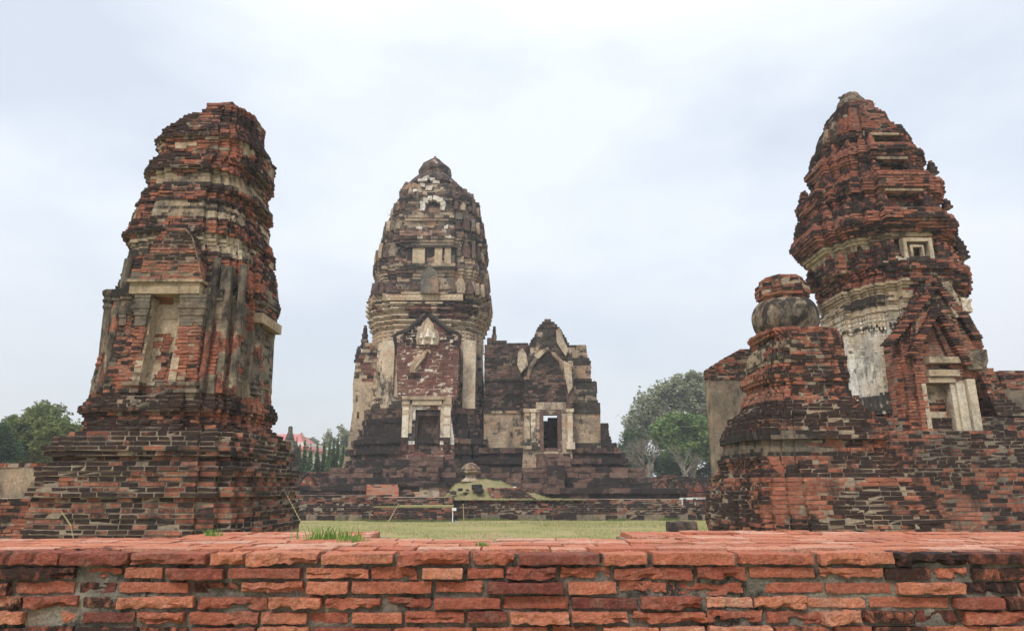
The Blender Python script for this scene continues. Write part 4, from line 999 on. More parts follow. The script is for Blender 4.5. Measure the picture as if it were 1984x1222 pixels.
# ================================================================== MAIN PRANG
MPx, MPy = -5.7, 45.0
SLm = [(842,304),(836,306),(821,312),(807,326),(808,337),(800,343),(783,360),(776,374),(777,386),(768,393),(762,400),(759,410),(757,425),(753,440),(744,447),(741,473),(736,480),(734,495),(727,500),(725,547),(725,568),(718,571),(713,585),(711,601),(712,615),(718,635),(721,655),(724,665),(722,700),(717,788),(704,800),(692,848),(682,860),(679,892),(664,906),(650,930)]
SRm = [(842,304),(854,311),(871,326),(875,343),(888,352),(896,368),(905,375),(912,380),(923,387),(930,410),(929,430),(936,436),(943,448),(945,472),(942,494),(944,512),(944,531),(943,556),(949,563),(953,582),(953,607),(948,634),(938,655),(934,665),(936,700),(939,788),(952,800),(964,848),(974,860),(977,892),(992,906),(1005,930)]
LV_MP = [(.50, 1.0), (.64, .93), (.76, .86), (.82, .82)]
def prang_main():
    zf = lambda py: Z_(py, 41.2)
    T = thing('temple_tower', (MPx, MPy, 2.6), 'great weathered prang in the centre with a bullet shaped top and dark doorway', 'tower')
    zt = Z_(305, 45); pr = Prof(MPx, MPy, SLm, SRm, LV_MP, 2.3, zt, .1)
    xa = lambda dpx: dpx / 1290 * 41.2
    # base
    a = Acc()
    def bp(z):
        g = 0
        for py, am in ((898, .10), (878, .16), (858, .10), (842, .16), (822, .08), (808, .12), (797, .08)): g = max(g, am * math.exp(-((z - zf(py)) / .16) ** 2))
        k_ = int((z - 2.55) / .31); return pr.poly(z, grow=g * .6 - .08 + (.12 if k_ % 2 else 0))
    courses(a, 2.55, zf(792), .31, bp, .75, .4, .014, .03, 701, default_attr(701, .42, sscale=(.3, .3, .8), tone=(.25, .7), blk=.22), miss=.004, jit=.02, rough=.05, erode=.12, core_attr=(.3, .6, 0)); a.build('base', M_lat, T)
    # body
    def plb(P, Nn, rnd):
        q = fbm(P, .5, 703, 4); dx = np.abs(P[:, 0] - (MPx + .1)); z = P[:, 2]
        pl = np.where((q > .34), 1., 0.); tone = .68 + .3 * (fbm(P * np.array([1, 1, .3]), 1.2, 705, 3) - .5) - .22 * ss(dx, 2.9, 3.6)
        return pl, tone
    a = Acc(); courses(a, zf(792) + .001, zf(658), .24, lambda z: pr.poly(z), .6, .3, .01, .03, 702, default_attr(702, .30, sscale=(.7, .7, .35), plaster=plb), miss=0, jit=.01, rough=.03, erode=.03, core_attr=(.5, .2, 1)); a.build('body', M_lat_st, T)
    # carved bands of the body top and foot
    for nm, p0, p1, sg_ in (('capital_band', 658, 636, 1), ('foot_band', 792, 764, 1)):
        a = Acc(); z0, z1 = zf(p0) + .002, zf(p1)
        if nm == 'foot_band': z0 += .02
        P = pr.poly((z0 + z1) / 2, grow=.035)
        if nm == 'capital_band': prism(a, P, z0, z1, (.5, .35, 1))
        for i in range(len(P)):
            p, q = P[i], P[(i + 1) % len(P)]; e = q - p; L = math.hypot(*e)
            if L < .1 or (p[1] + q[1]) / 2 > MPy + 1: continue
            t = e / L; nr = np.array([t[1], -t[0]])
            if nm == 'foot_band' and abs((p[0] + q[0]) / 2 - MPx) < .5: continue
            k = max(1, int(L / .34))
            for j in range(k):
                for s_ in range(3):
                    c = p + t * L * (j + .5) / k + nr * .005; zz = z0 + (z1 - z0) * (s_ + .5) / 3; hw = L / k * .38; hh = (z1 - z0) / 3 * .45
                    V = np.array([[*(c - t * hw), zz], [*(c), zz - hh], [*(c + t * hw), zz], [*(c), zz + hh], [*(c + nr * .09), zz]])
                    a.add(V, [[0, 1, 4], [1, 2, 4], [2, 3, 4], [3, 0, 4]], (.55 + R.uniform(-.1, .1), .25, 1))
        a.build(nm, M_lat_st, T)
    # cornice
    a = Acc()
    def cpoly(z):
        t = (z - zf(636)) / (zf(570) - zf(636)); s_ = (t * 7) % 1
        return pr.poly(z, grow=.10 * (s_ > .35) + .10 * (s_ > .7) - .10)
    def plc(P, Nn, rnd): q = fbm(P, .8, 707, 3); return np.where(q > .42, 1., 0), np.full(len(P), .60) + (fbm(P, 2, 708, 2) - .5) * .35
    courses(a, zf(636) + .001, zf(570), .10, cpoly, .5, .3, .008, .03, 704, default_attr(704, .42, sscale=(.6, .6, .6), plaster=plc, tone=(.2, .7)), miss=0, jit=.012, rough=.04, erode=.04, core_attr=(.45, .3, 1), lich=.25); a.build('cornice', M_lat_st, T)
    # lozenge band on the front of the cornice
    a = Acc(); zc = zf(579); yfr = pr.front(zc) - .10
    for i in range(17):
        x = MPx + .1 + (i - 8) * .285; V = np.array([[x - .12, yfr, zc], [x, yfr, zc - .16], [x + .12, yfr, zc], [x, yfr, zc + .16], [x, yfr - .05, zc]])
        a.add(V, [[0, 1, 4], [1, 2, 4], [2, 3, 4], [3, 0, 4]], (.6, .2, 1))
    box(a, MPx - 2.45, MPx + 2.6, yfr, yfr + .3, zc - .2, zc + .2, (.5, .3, 1)); a.build('lozenge_band', M_lat_st, T)
    # roof tiers
    tiers = [(570, 500), (500, 447), (447, 405), (405, 372), (372, 344)]
    for i, (p0, p1) in enumerate(tiers):
        z0, z1 = Z_(p0, 41.6), Z_(p1, 41.6); a = Acc()
        def pol(z):
            t = (z - z0) / (z1 - z0); g = -.22 + .34 * ss(np.array([t]), .25, .8)[0]
            if t > .84: g = .12
            if t < .10: g = .06
            return pr.poly(z, grow=float(g))
        def plt(P, Nn, rnd, i=i):
            t = (P[:, 2] - z0) / (z1 - z0); q = fbm(P, .7, 720 + i, 3)
            pl = np.where((t > .06) & (t < .74) & (q > (.44 if P[:, 0].mean() > -99 else 1) - .03), 1., 0.); pl = np.where((t >= .8) & (q > .56), 1., pl)
            st = fbm(P * np.array([1.1, 1.1, .22]), 1.4, 730 + i, 3)
            return pl, .56 - .5 * ss(st, .52, .66)
        def at_(P, Nn, rnd, i=i, plt=plt):
            tn, st, pl = default_attr(740 + i, .42, sscale=(.5, .5, .6), plaster=plt, tone=(.15, .8))(P, Nn, rnd)
            t = (P[:, 2] - z0) / (z1 - z0); red = ((t > .72) & (t < .9)) & (np.abs(P[:, 0] - MPx) < 1.7) & (i in (0, 1, 2)); pl = np.where(red, 0., pl); tn = np.where(red, .98, tn); st = np.where(red, 0, st)
            return tn, st, pl
        courses(a, z0 + .001 if i else zf(570) + .001, z1, .20, pol, .42, .28, .010, .03, 710 + i, at_, miss=.02, jit=.02, rough=.07, erode=.12, core_attr=(.3, .5, .5), lich=.45); a.build('roof_tier', M_lat, T)
    # top knob
    a = Acc(); zk = Z_(344, 43.5); prof = []
    for py in range(344, 303, -3):
        z = Z_(py, 45); 
    zz = np.linspace(Z_(344, 43), Z_(305, 45), 13)
    for z in zz:
        wl, wr = pr.at(z); prof.append(((wl + wr) / 2 * 1.02 * (1 + .05 * math.sin(z * 5)), z))
    prof.append((.12, Z_(304, 45)))
    lathe(a, MPx + (pr.at(zz[2])[1] - pr.at(zz[2])[0]) / 2, MPy, prof, 36, (.25, .55, 0)); V = a.v[-1]; V += (np.stack([fbm(V, 2.2, 9 + k, 3) for k in range(3)], 1) - .5) * .45
    a.a[-1][:, 2] = ss(fbm(V, 1.6, 22, 2), .62, .7); a.a[-1][:, 0] = .25 + .3 * a.a[-1][:, 2]; a.build('crown', M_lat, T)
    # antefixes in rows on every ledge
    def antefix(x, y, z, w_, h, tone, pl, yaw=0, d=.22, name='antefix'):
        a = Acc(); o = [(-.5, 0), (.5, 0), (.52, .35), (.46, .6), (.28, .82), (.0, 1.0), (-.28, .82), (-.46, .6), (-.52, .35)]
        slab(a, [(p[0] * w_, p[1] * h) for p in o], -d / 2, d / 2, (tone, .35, pl), jit=.02)
        slab(a, [(p[0] * w_ * .6, p[1] * h * .62 + .03) for p in o], -d / 2 - .04, -d / 2 + .01, (min(1, tone + .1), .3, pl), jit=.012)
        V = a.v[0]; 
        for q in range(len(a.v)):
            V = a.v[q]; c, s_ = math.cos(yaw), math.sin(yaw); a.v[q] = np.c_[V[:, 0] * c - V[:, 1] * s_ + x, V[:, 0] * s_ + V[:, 1] * c + y, V[:, 2] + z]
        return a.build(name, M_lat, T)
    k = 0
    for li, (p0, p1) in enumerate([(600, 570)] + tiers):
        zl = Z_(p1, 41.6) if li else zf(570); wl, wr = pr.at(zl + .35); wy = max(wl, wr); hs = [1.35, 1.15, .95, .8, .65, .5][li]; ws = [.55, .5, .44, .38, .32, .28][li]
        for (u, v) in ((.57, .95), (.70, .89), (.82, .83), (.89, .70), (.95, .57)):
            for sx_ in (-1, 1):
                w_ = wl if sx_ < 0 else wr; yaw = 0 if u < .8 else (math.pi / 2 * sx_)
                tone, pl = R.choice([(.3, 0), (.2, 0), (.35, .7), (.5, .9), (.25, .5)])
                antefix(MPx + sx_ * u * w_, MPy - v * wy - .02, zl - .03, ws * R.uniform(.8, 1.1), hs * R.uniform(.55, 1.05), tone, pl, yaw + R.uniform(-.05, .05))
    # big grey lancet stone on the front, striped band above it, blind windows further up
    yfr = lambda py, Yg=41.3: pr.front(Z_(py, Yg))
    Y0 = yfr(545) - .12
    a = Acc(); slab(a, pxo([(816, 570), (850, 570), (850, 540), (845, 527), (833, 517), (822, 527), (816, 540)], Y0)[::1], Y0 - .3, Y0 + .3, (.22, .12, .9), jit=.012); a.build('lancet_stone', M_lat, T)
    Y1 = pr.front(Z_(500, 41.6)) - .22
    for i, (x0, x1, dark) in enumerate(((789, 799, 1), (799, 823, 0), (824, 841, 1), (842, 857, 0), (857, 861, 1), (861, 874, 0), (874, 884, 1))):
        a = Acc(); zz0, zz1 = Z_(517, Y1), Z_(480, Y1); box(a, X_(x0, 500, Y1), X_(x1, 500, Y1) - .01, Y1 + (.10 if dark else 0), Y1 + .6, zz0, zz1, (.10, .95, 1) if dark else (.55, .12, 1), .012); a.build('baluster_panel', M_lat_st, T)
    a = Acc(); box(a, X_(786, 476, Y1), X_(886, 476, Y1), Y1 - .1, Y1 + .6, Z_(480, Y1) + .003, Z_(475, Y1), (.3, .7, .5), .01); box(a, X_(786, 519, Y1), X_(886, 519, Y1), Y1 - .06, Y1 + .6, Z_(521, Y1), Z_(517, Y1) - .003, (.3, .8, .5), .01); a.build('ledge', M_lat, T)
    a = Acc(); Y2 = pr.front(Z_(395, 42)) - .16
    arch = [(816, 409), (816, 396), (824, 386), (840, 382), (856, 386), (862, 396), (862, 409), (853, 409), (852, 398), (846, 391), (838, 389), (831, 392), (828, 400), (828, 409)]
    o = pxo(arch, Y2); 
    for i in range(len(arch) // 2 - 1 + 1):
        pass
    C = [(819, 406), (819, 397), (825, 390), (834, 386), (844, 386), (853, 389), (858, 396), (858, 405)]
    for q in C:
        p = pt(q[0], q[1], Y2); stn = Acc(); boxes(a, np.array([p]), np.array([[1., 0]]), np.array([[0., 1.]]), np.array([[.17, .22, .16]]), np.array([(.95, .1, 1.)]), .05)
    a.build('blind_window', M_lat, T)
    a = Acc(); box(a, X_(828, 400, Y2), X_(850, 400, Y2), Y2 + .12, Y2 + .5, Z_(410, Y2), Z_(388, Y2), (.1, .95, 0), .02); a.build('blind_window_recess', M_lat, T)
    a = Acc()
    for q in [(812, 444), (820, 450), (864, 443), (862, 452), (868, 460), (816, 352), (824, 349), (838, 350), (846, 356), (832, 366), (820, 362), (806, 372), (812, 380), (828, 345)]:
        p = pt(q[0], q[1], pr.front(Z_(q[1], 42.3)) + .1); boxes(a, np.array([p]), np.array([[1., 0]]), np.array([[0., 1.]]), np.array([[R.uniform(.10, .22), .25, R.uniform(.08, .18)]]), np.array([(R.uniform(.8, 1), .15, 1.)]), .06)
        a.build('stucco_fragment', M_lat, T); a = Acc()
    # ---- side porch on the left
    a = Acc()
    def lw(z):
        py = np.interp(z, [zf(905), zf(860), zf(790), zf(735), zf(697), zf(672), zf(655)], [676, 684, 690, 687, 690, 700, 708]); x0 = (py - 992) / 1300 * 43.3
        return rect(x0, -8.2, 42.6, 47.4)
    def plw(P, Nn, rnd): q = fbm(P, .8, 751, 3); return np.where((q > .42), 1., 0), np.full(len(P), .46)
    courses(a, 2.6, zf(655), .21, lw, .5, .3, .012, .03, 750, default_attr(750, .48, plaster=plw), miss=.01, jit=.02, rough=.07, erode=.1, core_attr=(.3, .5, .3)); a.build('side_porch', M_lat_st, T)
    for px, py, h_ in ((706, 672, 1.45), (694, 700, 1.0)):
        a = Acc(); spire(a, X_(px, py, 43.2), 43.2, Z_(py, 43.2) - .1, .24, h_ + .1, default_attr(760, .7), .2, 761, 4, .3, .2); a.build('finial', M_lat, T)
    # ---- front porch
    yp = 39.75; zp = lambda py: Z_(py, yp); xp = lambda px, py=760: X_(px, py, yp)
    dl, dr = xp(804, 830), xp(853, 830); ds, dt = zp(874), zp(795)
    L_ = [(905, 778), (880, 778), (850, 780), (800, 786), (775, 778), (765, 770), (700, 768), (660, 769), (655, 775), (640, 789), (625, 806), (610, 824), (606, 828)]
    R_ = [(905, 880), (880, 880), (850, 880), (800, 872), (775, 880), (765, 886), (700, 888), (660, 887), (655, 881), (640, 868), (625, 850), (610, 834), (606, 830)]
    def e_(tab, z): return float(np.interp(z, [zp(q[0]) for q in tab], [xp(q[1], q[0]) for q in tab]))
    a = Acc()
    def pp(z):
        x0, x1 = e_(L_, z), e_(R_, z)
        if ds < z < dt: return np.array([(x0, yp), (dl, yp), (dl, yp + .7), (dr, yp + .7), (dr, yp), (x1, yp), (x1, 41.8), (x0, 41.8)])
        return rect(x0, x1, yp, 41.8)
    def plp(P, Nn, rnd): dx = np.minimum(np.abs(P[:, 0] - dl), np.abs(P[:, 0] - dr)); z = P[:, 2]; q = fbm(P, 1.2, 771, 3); return np.where((z < zp(788)) & (z > zp(862)) & (q > .45) & (P[:, 1] < yp + .1), 1., 0), np.full(len(P), .9)
    courses(a, 2.6, zp(607), .20, pp, .50, .28, .024, .015, 770, default_attr(770, .22, sscale=(.4, .4, .4), plaster=plp, tone=(.25, .7), blk=.3), miss=0, jit=.01, rough=.03, erode=.06, core_attr=(.85, .15, .5)); a.build('porch', M_lat_red, T)
    a = Acc(); box(a, dl + .01, dr - .01, yp + .55, yp + .72, ds, dt, (.12, .35, 0), .0)
    for i in range(5): box(a, dl + .06 + i * .27, dl + .27 + i * .27, yp + .50, yp + .56, ds + .05, dt - .12, (.22, .3, 0), .01)
    a.build('door', M_lat, T)
    a = Acc()
    for (x0, x1, z0, z1, d) in ((dl - .02, dl + .13, ds, dt, .30), (dr - .13, dr + .02, ds, dt, .30), (dl + .135, dr - .135, dt - .30, dt - .02, .30)): box(a, x0, x1, yp + .12, yp + .5, z0, z1, (.2, .6, .2), .008)
    a.build('door_frame', M_lat, T)
    a = Acc(); box(a, xp(800), xp(857), yp - .16, yp + .2, zp(785), zp(775), (.55, .08, 1), .01); box(a, xp(793), xp(863), yp - .26, yp + .2, zp(774.6), zp(768), (.48, .3, 1), .01); a.build('lintel', M_lat_st, T)
    for x0, x1 in ((782, 794), (862, 874)):
        a = Acc(); courses(a, zp(874), zp(768), .16, lambda z: rect(xp(x0) - .05 * (z > zp(790)), xp(x1) + .05 * (z > zp(790)), yp - .14 - .04 * (z > zp(785)), yp + .2), .5, .2, seed=780 + x0, attr=lambda P, Nn, rnd: (np.where(P[:, 2] > zp(790), .45, .80) - .3 * (rnd[:, 0] > .8), np.where(P[:, 2] < zp(845), .8, .1), np.where(P[:, 2] > zp(848), 1., 0.)), erode=0); a.build('door_pilaster', M_lat_st, T)
        a = Acc(); box(a, xp(x0 + (12 if x0 < 800 else -6)), xp(x0 + (18 if x0 < 800 else 0)), yp - .08, yp + .2, zp(840), zp(780), (.75, .3, 1), .03); a.build('door_jamb', M_lat, T)
    for tab in (L_, R_):
        a = Acc(); q_ = [q for q in tab if q[0] <= 662]; pts = [(xp(q[1], q[0]), yp - .03, zp(q[0])) for q in q_]; sg_ = -1 if tab is L_ else 1
        pts = [(pts[0][0] + sg_ * .05, yp - .03, zp(672)), (pts[0][0] + sg_ * .16, yp - .03, zp(650)), (pts[0][0] + sg_ * .02, yp - .03, zp(646))] + pts[2:]
        tube(a, pts, [.10, .14, .12] + [.13] * (len(pts) - 3), 6, (.15, .75, 0)); a.v[-1] += (np.stack([fbm(a.v[-1], 4, 5 + k, 3) for k in range(3)], 1) - .5) * .14; a.build('gable_rim', M_lat, T)
    # stucco niche with small seated figures in the gable
    a = Acc(); yn = yp - .10
    o = [(808, 668), (848, 668), (852, 655), (849, 642), (842, 638), (840, 628), (829, 615), (818, 628), (815, 638), (809, 642), (806, 655)]
    slab(a, pxo(o, yn), yn - .08, yn + .2, (.42, .25, 1), jit=.01); o2 = [(813, 665), (844, 665), (846, 654), (842, 646), (837, 640), (835, 630), (829, 622), (823, 630), (821, 640), (816, 646), (812, 654)]
    slab(a, pxo(o2, yn - .08), yn - .12, yn, (.56, .08, 1), jit=.006); a.build('gable_niche', M_lat_st, T)
    for px, py, s_ in ((829, 648, 1.), (817, 652, .62), (841, 652, .62), (820, 664, .7), (838, 664, .7)):
        a = Acc(); x, z = X_(px, py, yn), Z_(py, yn); lathe(a, x, yn - .14, [(.20 * s_, z - .20 * s_), (.21 * s_, z - .12 * s_), (.11 * s_, z - .06 * s_), (.13 * s_, z + .08 * s_), (.05 * s_, z + .13 * s_), (.075 * s_, z + .19 * s_), (.06 * s_, z + .26 * s_), (.01, z + .32 * s_)], 8, (.95, .05, 1)); a.build('niche_figure', M_lat_st, T)
    a = Acc(); sw = [(801, 722), (803, 708), (812, 696), (820, 690), (824, 682), (830, 678)]; P_ = [pt(px, py, yn) for px, py in sw]
    tube(a, P_, [.22, .28, .25, .17, .12, .08], 7, (.52, .1, 1)); tube(a, [pt(830, 678, yn), pt(834, 685, yn)], [.08, .07], 6, (.52, .1, 1)); tube(a, [pt(803, 715, yn - .2), pt(812, 702, yn - .2), pt(822, 690, yn - .12)], [.06, .07, .04], 6, (.7, .05, 1)); a.build('stucco_scroll', M_lat, T)
    # two fluted bands of pilaster plaster standing proud of the body
    for x0, x1 in ((739, 762), (897, 921)):
        a = Acc(); yb = pr.front(zf(700)) * 0 + 41.05
        courses(a, zf(792) + .01, zf(660), .24, lambda z: rect(X_(x0, 730, yb), X_(x1, 730, yb), yb, yb + 1.2), .7, .3, seed=790 + x0, attr=lambda P, Nn, rnd: (np.full(len(P), .66) + .35 * (fbm(P * np.array([1, 1, .3]), 1.4, 791, 3) - .5), np.full(len(P), .12) + .45 * ss(fbm(P * np.array([1.5, 1, .4]), 1., 792, 3), .5, .7), np.ones(len(P))), erode=0, core_attr=(.6, .1, 1)); a.build('pilaster', M_lat_st, T)
prang_main()

# ================================================================== TERRACES in front of the main prang
def terraces():
    # low brick plinth with a row of squared stones at its foot
    Yp = 35.2
    T = thing('brick_plinth', (0, Yp + 1, 0), 'long low dark brick plinth behind the lawn, black squared stones along its foot', 'plinth')
    at = default_attr(801, .62, sscale=(.25, .3, 1.4), tone=(.2, .85), blk=.5)
    zr, zl = Z_(967, Yp), Z_(959, Yp)
    def pf(z): return Yp + (.16 if z > .55 else 0) + (.12 if z > .8 else 0)
    a = Acc(); courses(a, .28, zr, .10, lambda z: rect(X_(878, 980, Yp), 14.5, pf(z), 42), .32, .2, .014, .014, 802, at, miss=.01, jit=.008, rough=.03, erode=.04, core_attr=(.1, .3, 1)); a.build('brick_face', M_plinth, T)
    a = Acc(); courses(a, .28, zl, .10, lambda z: rect(-14.5, X_(732, 980, Yp), pf(z) + .05, 42), .32, .2, .014, .014, 803, default_attr(803, .7, sscale=(.25, .3, 1.4), tone=(.1, .7)), miss=.01, jit=.008, rough=.03, erode=.04, core_attr=(.1, .4, 1)); a.build('brick_face', M_plinth, T)
    a = Acc(); courses(a, .75, Z_(963, Yp - .2), .10, lambda z: rect(X_(732, 980, Yp), X_(878, 980, Yp) - .01, Yp - .25, 42), .32, .2, .014, .014, 804, default_attr(804, .50, sscale=(.4, .3, 1.6), tone=(.5, 1.)), core_attr=(.1, .2, 1)); a.build('brick_face', M_plinth, T)
    a = Acc(); 
    def ft(P, Nn, rnd): return rnd[:, 0] * .3 + .12, np.where(rnd[:, 1] > .45, .95, .25), np.where(rnd[:, 1] > .45, 0., 1.)
    courses(a, 0, .28, .28, lambda z: rect(-14.5, 14.5, Yp - .06, 42), .45, .3, .03, .03, 805, ft, miss=.03, jit=.02, core_attr=(.2, .2, 1)); a.build('footing', M_plinth, T)
    # projecting platform with grass on top
    Yq = 34.0; zq = Z_(982, Yq)
    P2 = thing('brick_platform', (X_(798, 1000, Yq), Yq, 0), 'low projecting brick platform with grass on top in front of the plinth', 'platform')
    a = Acc(); x0, x1 = X_(722, 1000, Yq), X_(876, 1000, Yq)
    courses(a, 0, zq - .02, .10, lambda z: rect(x0 + .05 - .14 * (z < .3), x1 - .05 + .1 * (z < .3), Yq + (.0 if z > .35 else -.12), Yp - .26), .32, .2, .014, .014, 806, default_attr(806, .55, sscale=(.4, .3, 1.6), tone=(.3, .9)), core_attr=(.15, .3, 1)); a.build('brick_face', M_plinth, P2)
    a = Acc(); n = 4000; x = rng.uniform(x0, x1, n); y = rng.uniform(Yq, Yp - .28, n); h = rng.uniform(.03, .09, n); an = rng.uniform(0, 3.14, n); V = np.zeros((n, 3, 3)); c, s_ = np.cos(an) * .012, np.sin(an) * .012
    V[:, 0] = np.c_[x - c, y - s_, np.full(n, zq - .03)]; V[:, 1] = np.c_[x + c, y + s_, np.full(n, zq - .03)]; V[:, 2] = np.c_[x + rng.normal(0, .02, n), y, zq - .02 + h]
    A = np.zeros((n, 3, 3)); A[:, :, 0] = rng.uniform(.45, 1, n)[:, None]; a.add(V.reshape(-1, 3), np.arange(n * 3).reshape(-1, 3), A.reshape(-1, 3)); a.build('grass_cover', M_blade, P2, kind='stuff')
    # dark stone course above
    Ys = 36.7
    T3 = thing('stone_terrace', (0, Ys + 1, 1.1), 'lower dark laterite terrace wall with a patch of fresh orange bricks, above the brick plinth', 'terrace')
    zt = Z_(941, Ys); lat = default_attr(811, .62, sscale=(.3, .3, .9), tone=(.1, .6), blk=.3)
    a = Acc(); courses(a, 1.0, zt, .26, lambda z: rect(-13.5, X_(710, 950, Ys), Ys - .1 * (z > 1.5), 42), .8, .4, .012, .02, 812, lat, miss=0, jit=.02, rough=.04, core_attr=(.3, .6, 0)); a.build('stone_face', M_lat, T3)
    a = Acc(); courses(a, 1.0, Z_(938, Ys), .075, lambda z: rect(X_(710, 950, Ys) + .01, X_(773, 950, Ys), Ys - .08, 42), .32, .2, .012, .014, 813, default_attr(813, .18, tone=(.6, .95)), core_attr=(.0, .1, 1)); a.build('brick_patch', M_front, T3)
    a = Acc(); courses(a, 1.0, Z_(943, Ys), .12, lambda z: rect(X_(773, 950, Ys) + .01, X_(866, 950, Ys), Ys, 42), .4, .3, .012, .014, 814, default_attr(814, .3, tone=(.6, 1.), plaster=lambda P, N_, r: (np.where(fbm(P, 1.5, 2, 3) > .5, 1., 0), np.full(len(P), .6))), core_attr=(.4, .2, 1)); a.build('stone_face', M_lat, T3)
    a = Acc(); courses(a, Z_(943, Ys) + .002, Z_(935, Ys), .24, lambda z: rect(X_(771, 950, Ys), X_(866, 950, Ys), Ys - .15, 42), 1.1, .5, .012, .02, 815, default_attr(815, 1.0, tone=(0, .3)), miss=0, jit=.02, core_attr=(.1, .9, 0)); a.build('coping', M_lat, T3)
    Yr = 37.0; a = Acc(); courses(a, 1.0, Z_(945, Yr), .27, lambda z: rect(X_(1000, 955, Yr), X_(1332, 955, Yr), Yr - .1 * (z > 1.35) + .05 * (z < 1.2), 42), .85, .4, .012, .02, 816, default_attr(816, .60, sscale=(.3, .3, .9), tone=(.1, .65), blk=.35), miss=0, jit=.02, rough=.05, core_attr=(.3, .6, 0)); a.build('stone_face', M_lat, T3)
    # third stage : moulded laterite
    Y3 = 38.2; z3 = Z_(905, Y3)
    T4 = thing('stone_terrace', (0, Y3 + 1, 1.5), 'upper laterite terrace of rounded courses with projecting stairs carrying the main prang and hall', 'terrace')
    def rf(z):
        return (.16 if int((z - 1.0) / .28) % 2 else 0) - .16 * (z > 2.38)
    lat3 = default_attr(821, .46, sscale=(.28, .3, .9), tone=(.3, .75), blk=.25)
    xL, xR = X_(627, 915, Y3), X_(1254, 915, Y3)
    def p3(z):
        f = Y3 + rf(z) + (.22 if z > 2.1 else 0); return np.array([(xL - .35 * (z < 2.2), f + .8), (xL + 2.2, f + .8), (xL + 2.2, f + .45), (xL + 3.2, f + .45), (xL + 3.2, f + .15), (xL + 4., f + .15), (xL + 4., f), (X_(1010, 915, Y3), f), (X_(1010, 915, Y3), f + .15), (xR - 1., f + .15), (xR - 1., f + .3), (xR + .3 * (z < 2.2), f + .3), (xR + .3 * (z < 2.2), 48), (xL - .35 * (z < 2.2), 48)])
    a = Acc(); courses(a, 1.0, z3, .29, p3, .85, .4, .014, .03, 822, lat3, miss=.003, jit=.025, rough=.06, erode=.08, core_attr=(.3, .6, 0)); a.build('stone_courses', M_lat, T4)
    for x0, x1, yy, zz, sd in ((803, 849, 37.3, 905, 5), (793, 858, 38.6, 884, 6), (1061, 1094, 37.5, 892, 7), (1040, 1106, 38.9, 878, 8)):
        a = Acc(); courses(a, 1.0, Z_(zz, yy) if yy < 38 else Z_(zz, yy), .24, lambda z: rect(X_(x0, 900, yy), X_(x1, 900, yy), yy, 40.6), .6, .4, .012, .03, 830 + sd, default_attr(830 + sd, .34, tone=(.2, .8), sscale=(.7, .7, .7)), miss=0, jit=.02, rough=.04, core_attr=(.5, .4, .3)); a.build('stair_block', M_lat, T4)
    # grass mound
    a = Acc(); n = 70; m = 34; cx = X_(925, 940, 36.6)
    xs = np.linspace(X_(858, 950, 36) , X_(1130, 950, 36), n); ys = np.linspace(35.25, 38.1, m); V = []
    for y in ys:
        for x in xs:
            px = 992 + 1345 * x / y; top = np.interp(px, [855, 868, 885, 905, 930, 960, 990, 1020, 1060, 1100, 1135], [966, 952, 938, 932, 929, 932, 940, 952, 964, 972, 980]); zt_ = Z_(top, 37.2)
            t = ss(np.array([(y - 35.25) / 1.9]), 0, 1)[0]; V.append((x, y, max(.5, Z_(967, 35.2) - .03 + (zt_ - Z_(967, 35.2) + .03) * t)))
    V = np.array(V); V[:, 2] += (fbm(V, 1.6, 9, 4) - .5) * .3 * ss(V[:, 1], 35.3, 36.2)
    f = np.array([[i * n + j, i * n + j + 1, (i + 1) * n + j + 1, (i + 1) * n + j] for i in range(m - 1) for j in range(n - 1)])
    a.add(V, f, (0, 0, 0)); M = thing('grass_mound', (cx, 36.6, 1.1), 'low grassy earth mound slumped over the plinth in the middle', 'mound'); a.build('earth', simple('mound_earth', (.25, .225, .11), .95, 1.6, .3, (.27, .215, .12)), M, smooth=True)
    a = Acc(); k = 9000; ii = rng.integers(0, len(V), k); p = V[ii] + np.c_[rng.uniform(-.06, .06, k), rng.uniform(-.05, .05, k), np.zeros(k)]; Q = np.zeros((k, 3, 3)); an = rng.uniform(0, 3.14, k)
    Q[:, 0] = p - np.c_[np.cos(an) * .012, np.sin(an) * .012, np.full(k, .02)]; Q[:, 1] = p + np.c_[np.cos(an) * .012, np.sin(an) * .012, np.full(k, -.02)]; Q[:, 2] = p + np.c_[rng.normal(0, .02, k), rng.normal(0, .02, k), rng.uniform(.03, .09, k)]
    A = np.zeros((k, 3, 3)); A[:, :, 0] = rng.uniform(.45, 1, k)[:, None]; a.add(Q.reshape(-1, 3), np.arange(k * 3).reshape(-1, 3), A.reshape(-1, 3)); a.build('grass_cover', M_blade, M, kind='stuff')
    a = Acc(); courses(a, 1.0, Z_(944, 36), .075, lambda z: rect(X_(955 - (z - 1) * 20, 955, 35.7) , X_(1005 + (1.6 - z) * 60, 955, 35.7), 35.5 + (z - 1) * .6, 37), .3, .2, seed=840, attr=default_attr(840, .3, tone=(.5, 1)), core_attr=(.1, .1, 1)); a.build('exposed_bricks', M_plinth, M)
    stone_block('stone_block', 'black squared stone standing upright on the grass mound', (X_(924, 941, 35.9), 35.9, Z_(943, 35.9)), (.27, .22, .13), 21, .1, .95)
    stone_block('stone_block', 'black rounded stone tucked just under the squared stone on the mound', (X_(929, 949, 35.7), 35.7, Z_(950, 35.7)), (.20, .2, .11), 22, .1, .95, rnd_=.5)
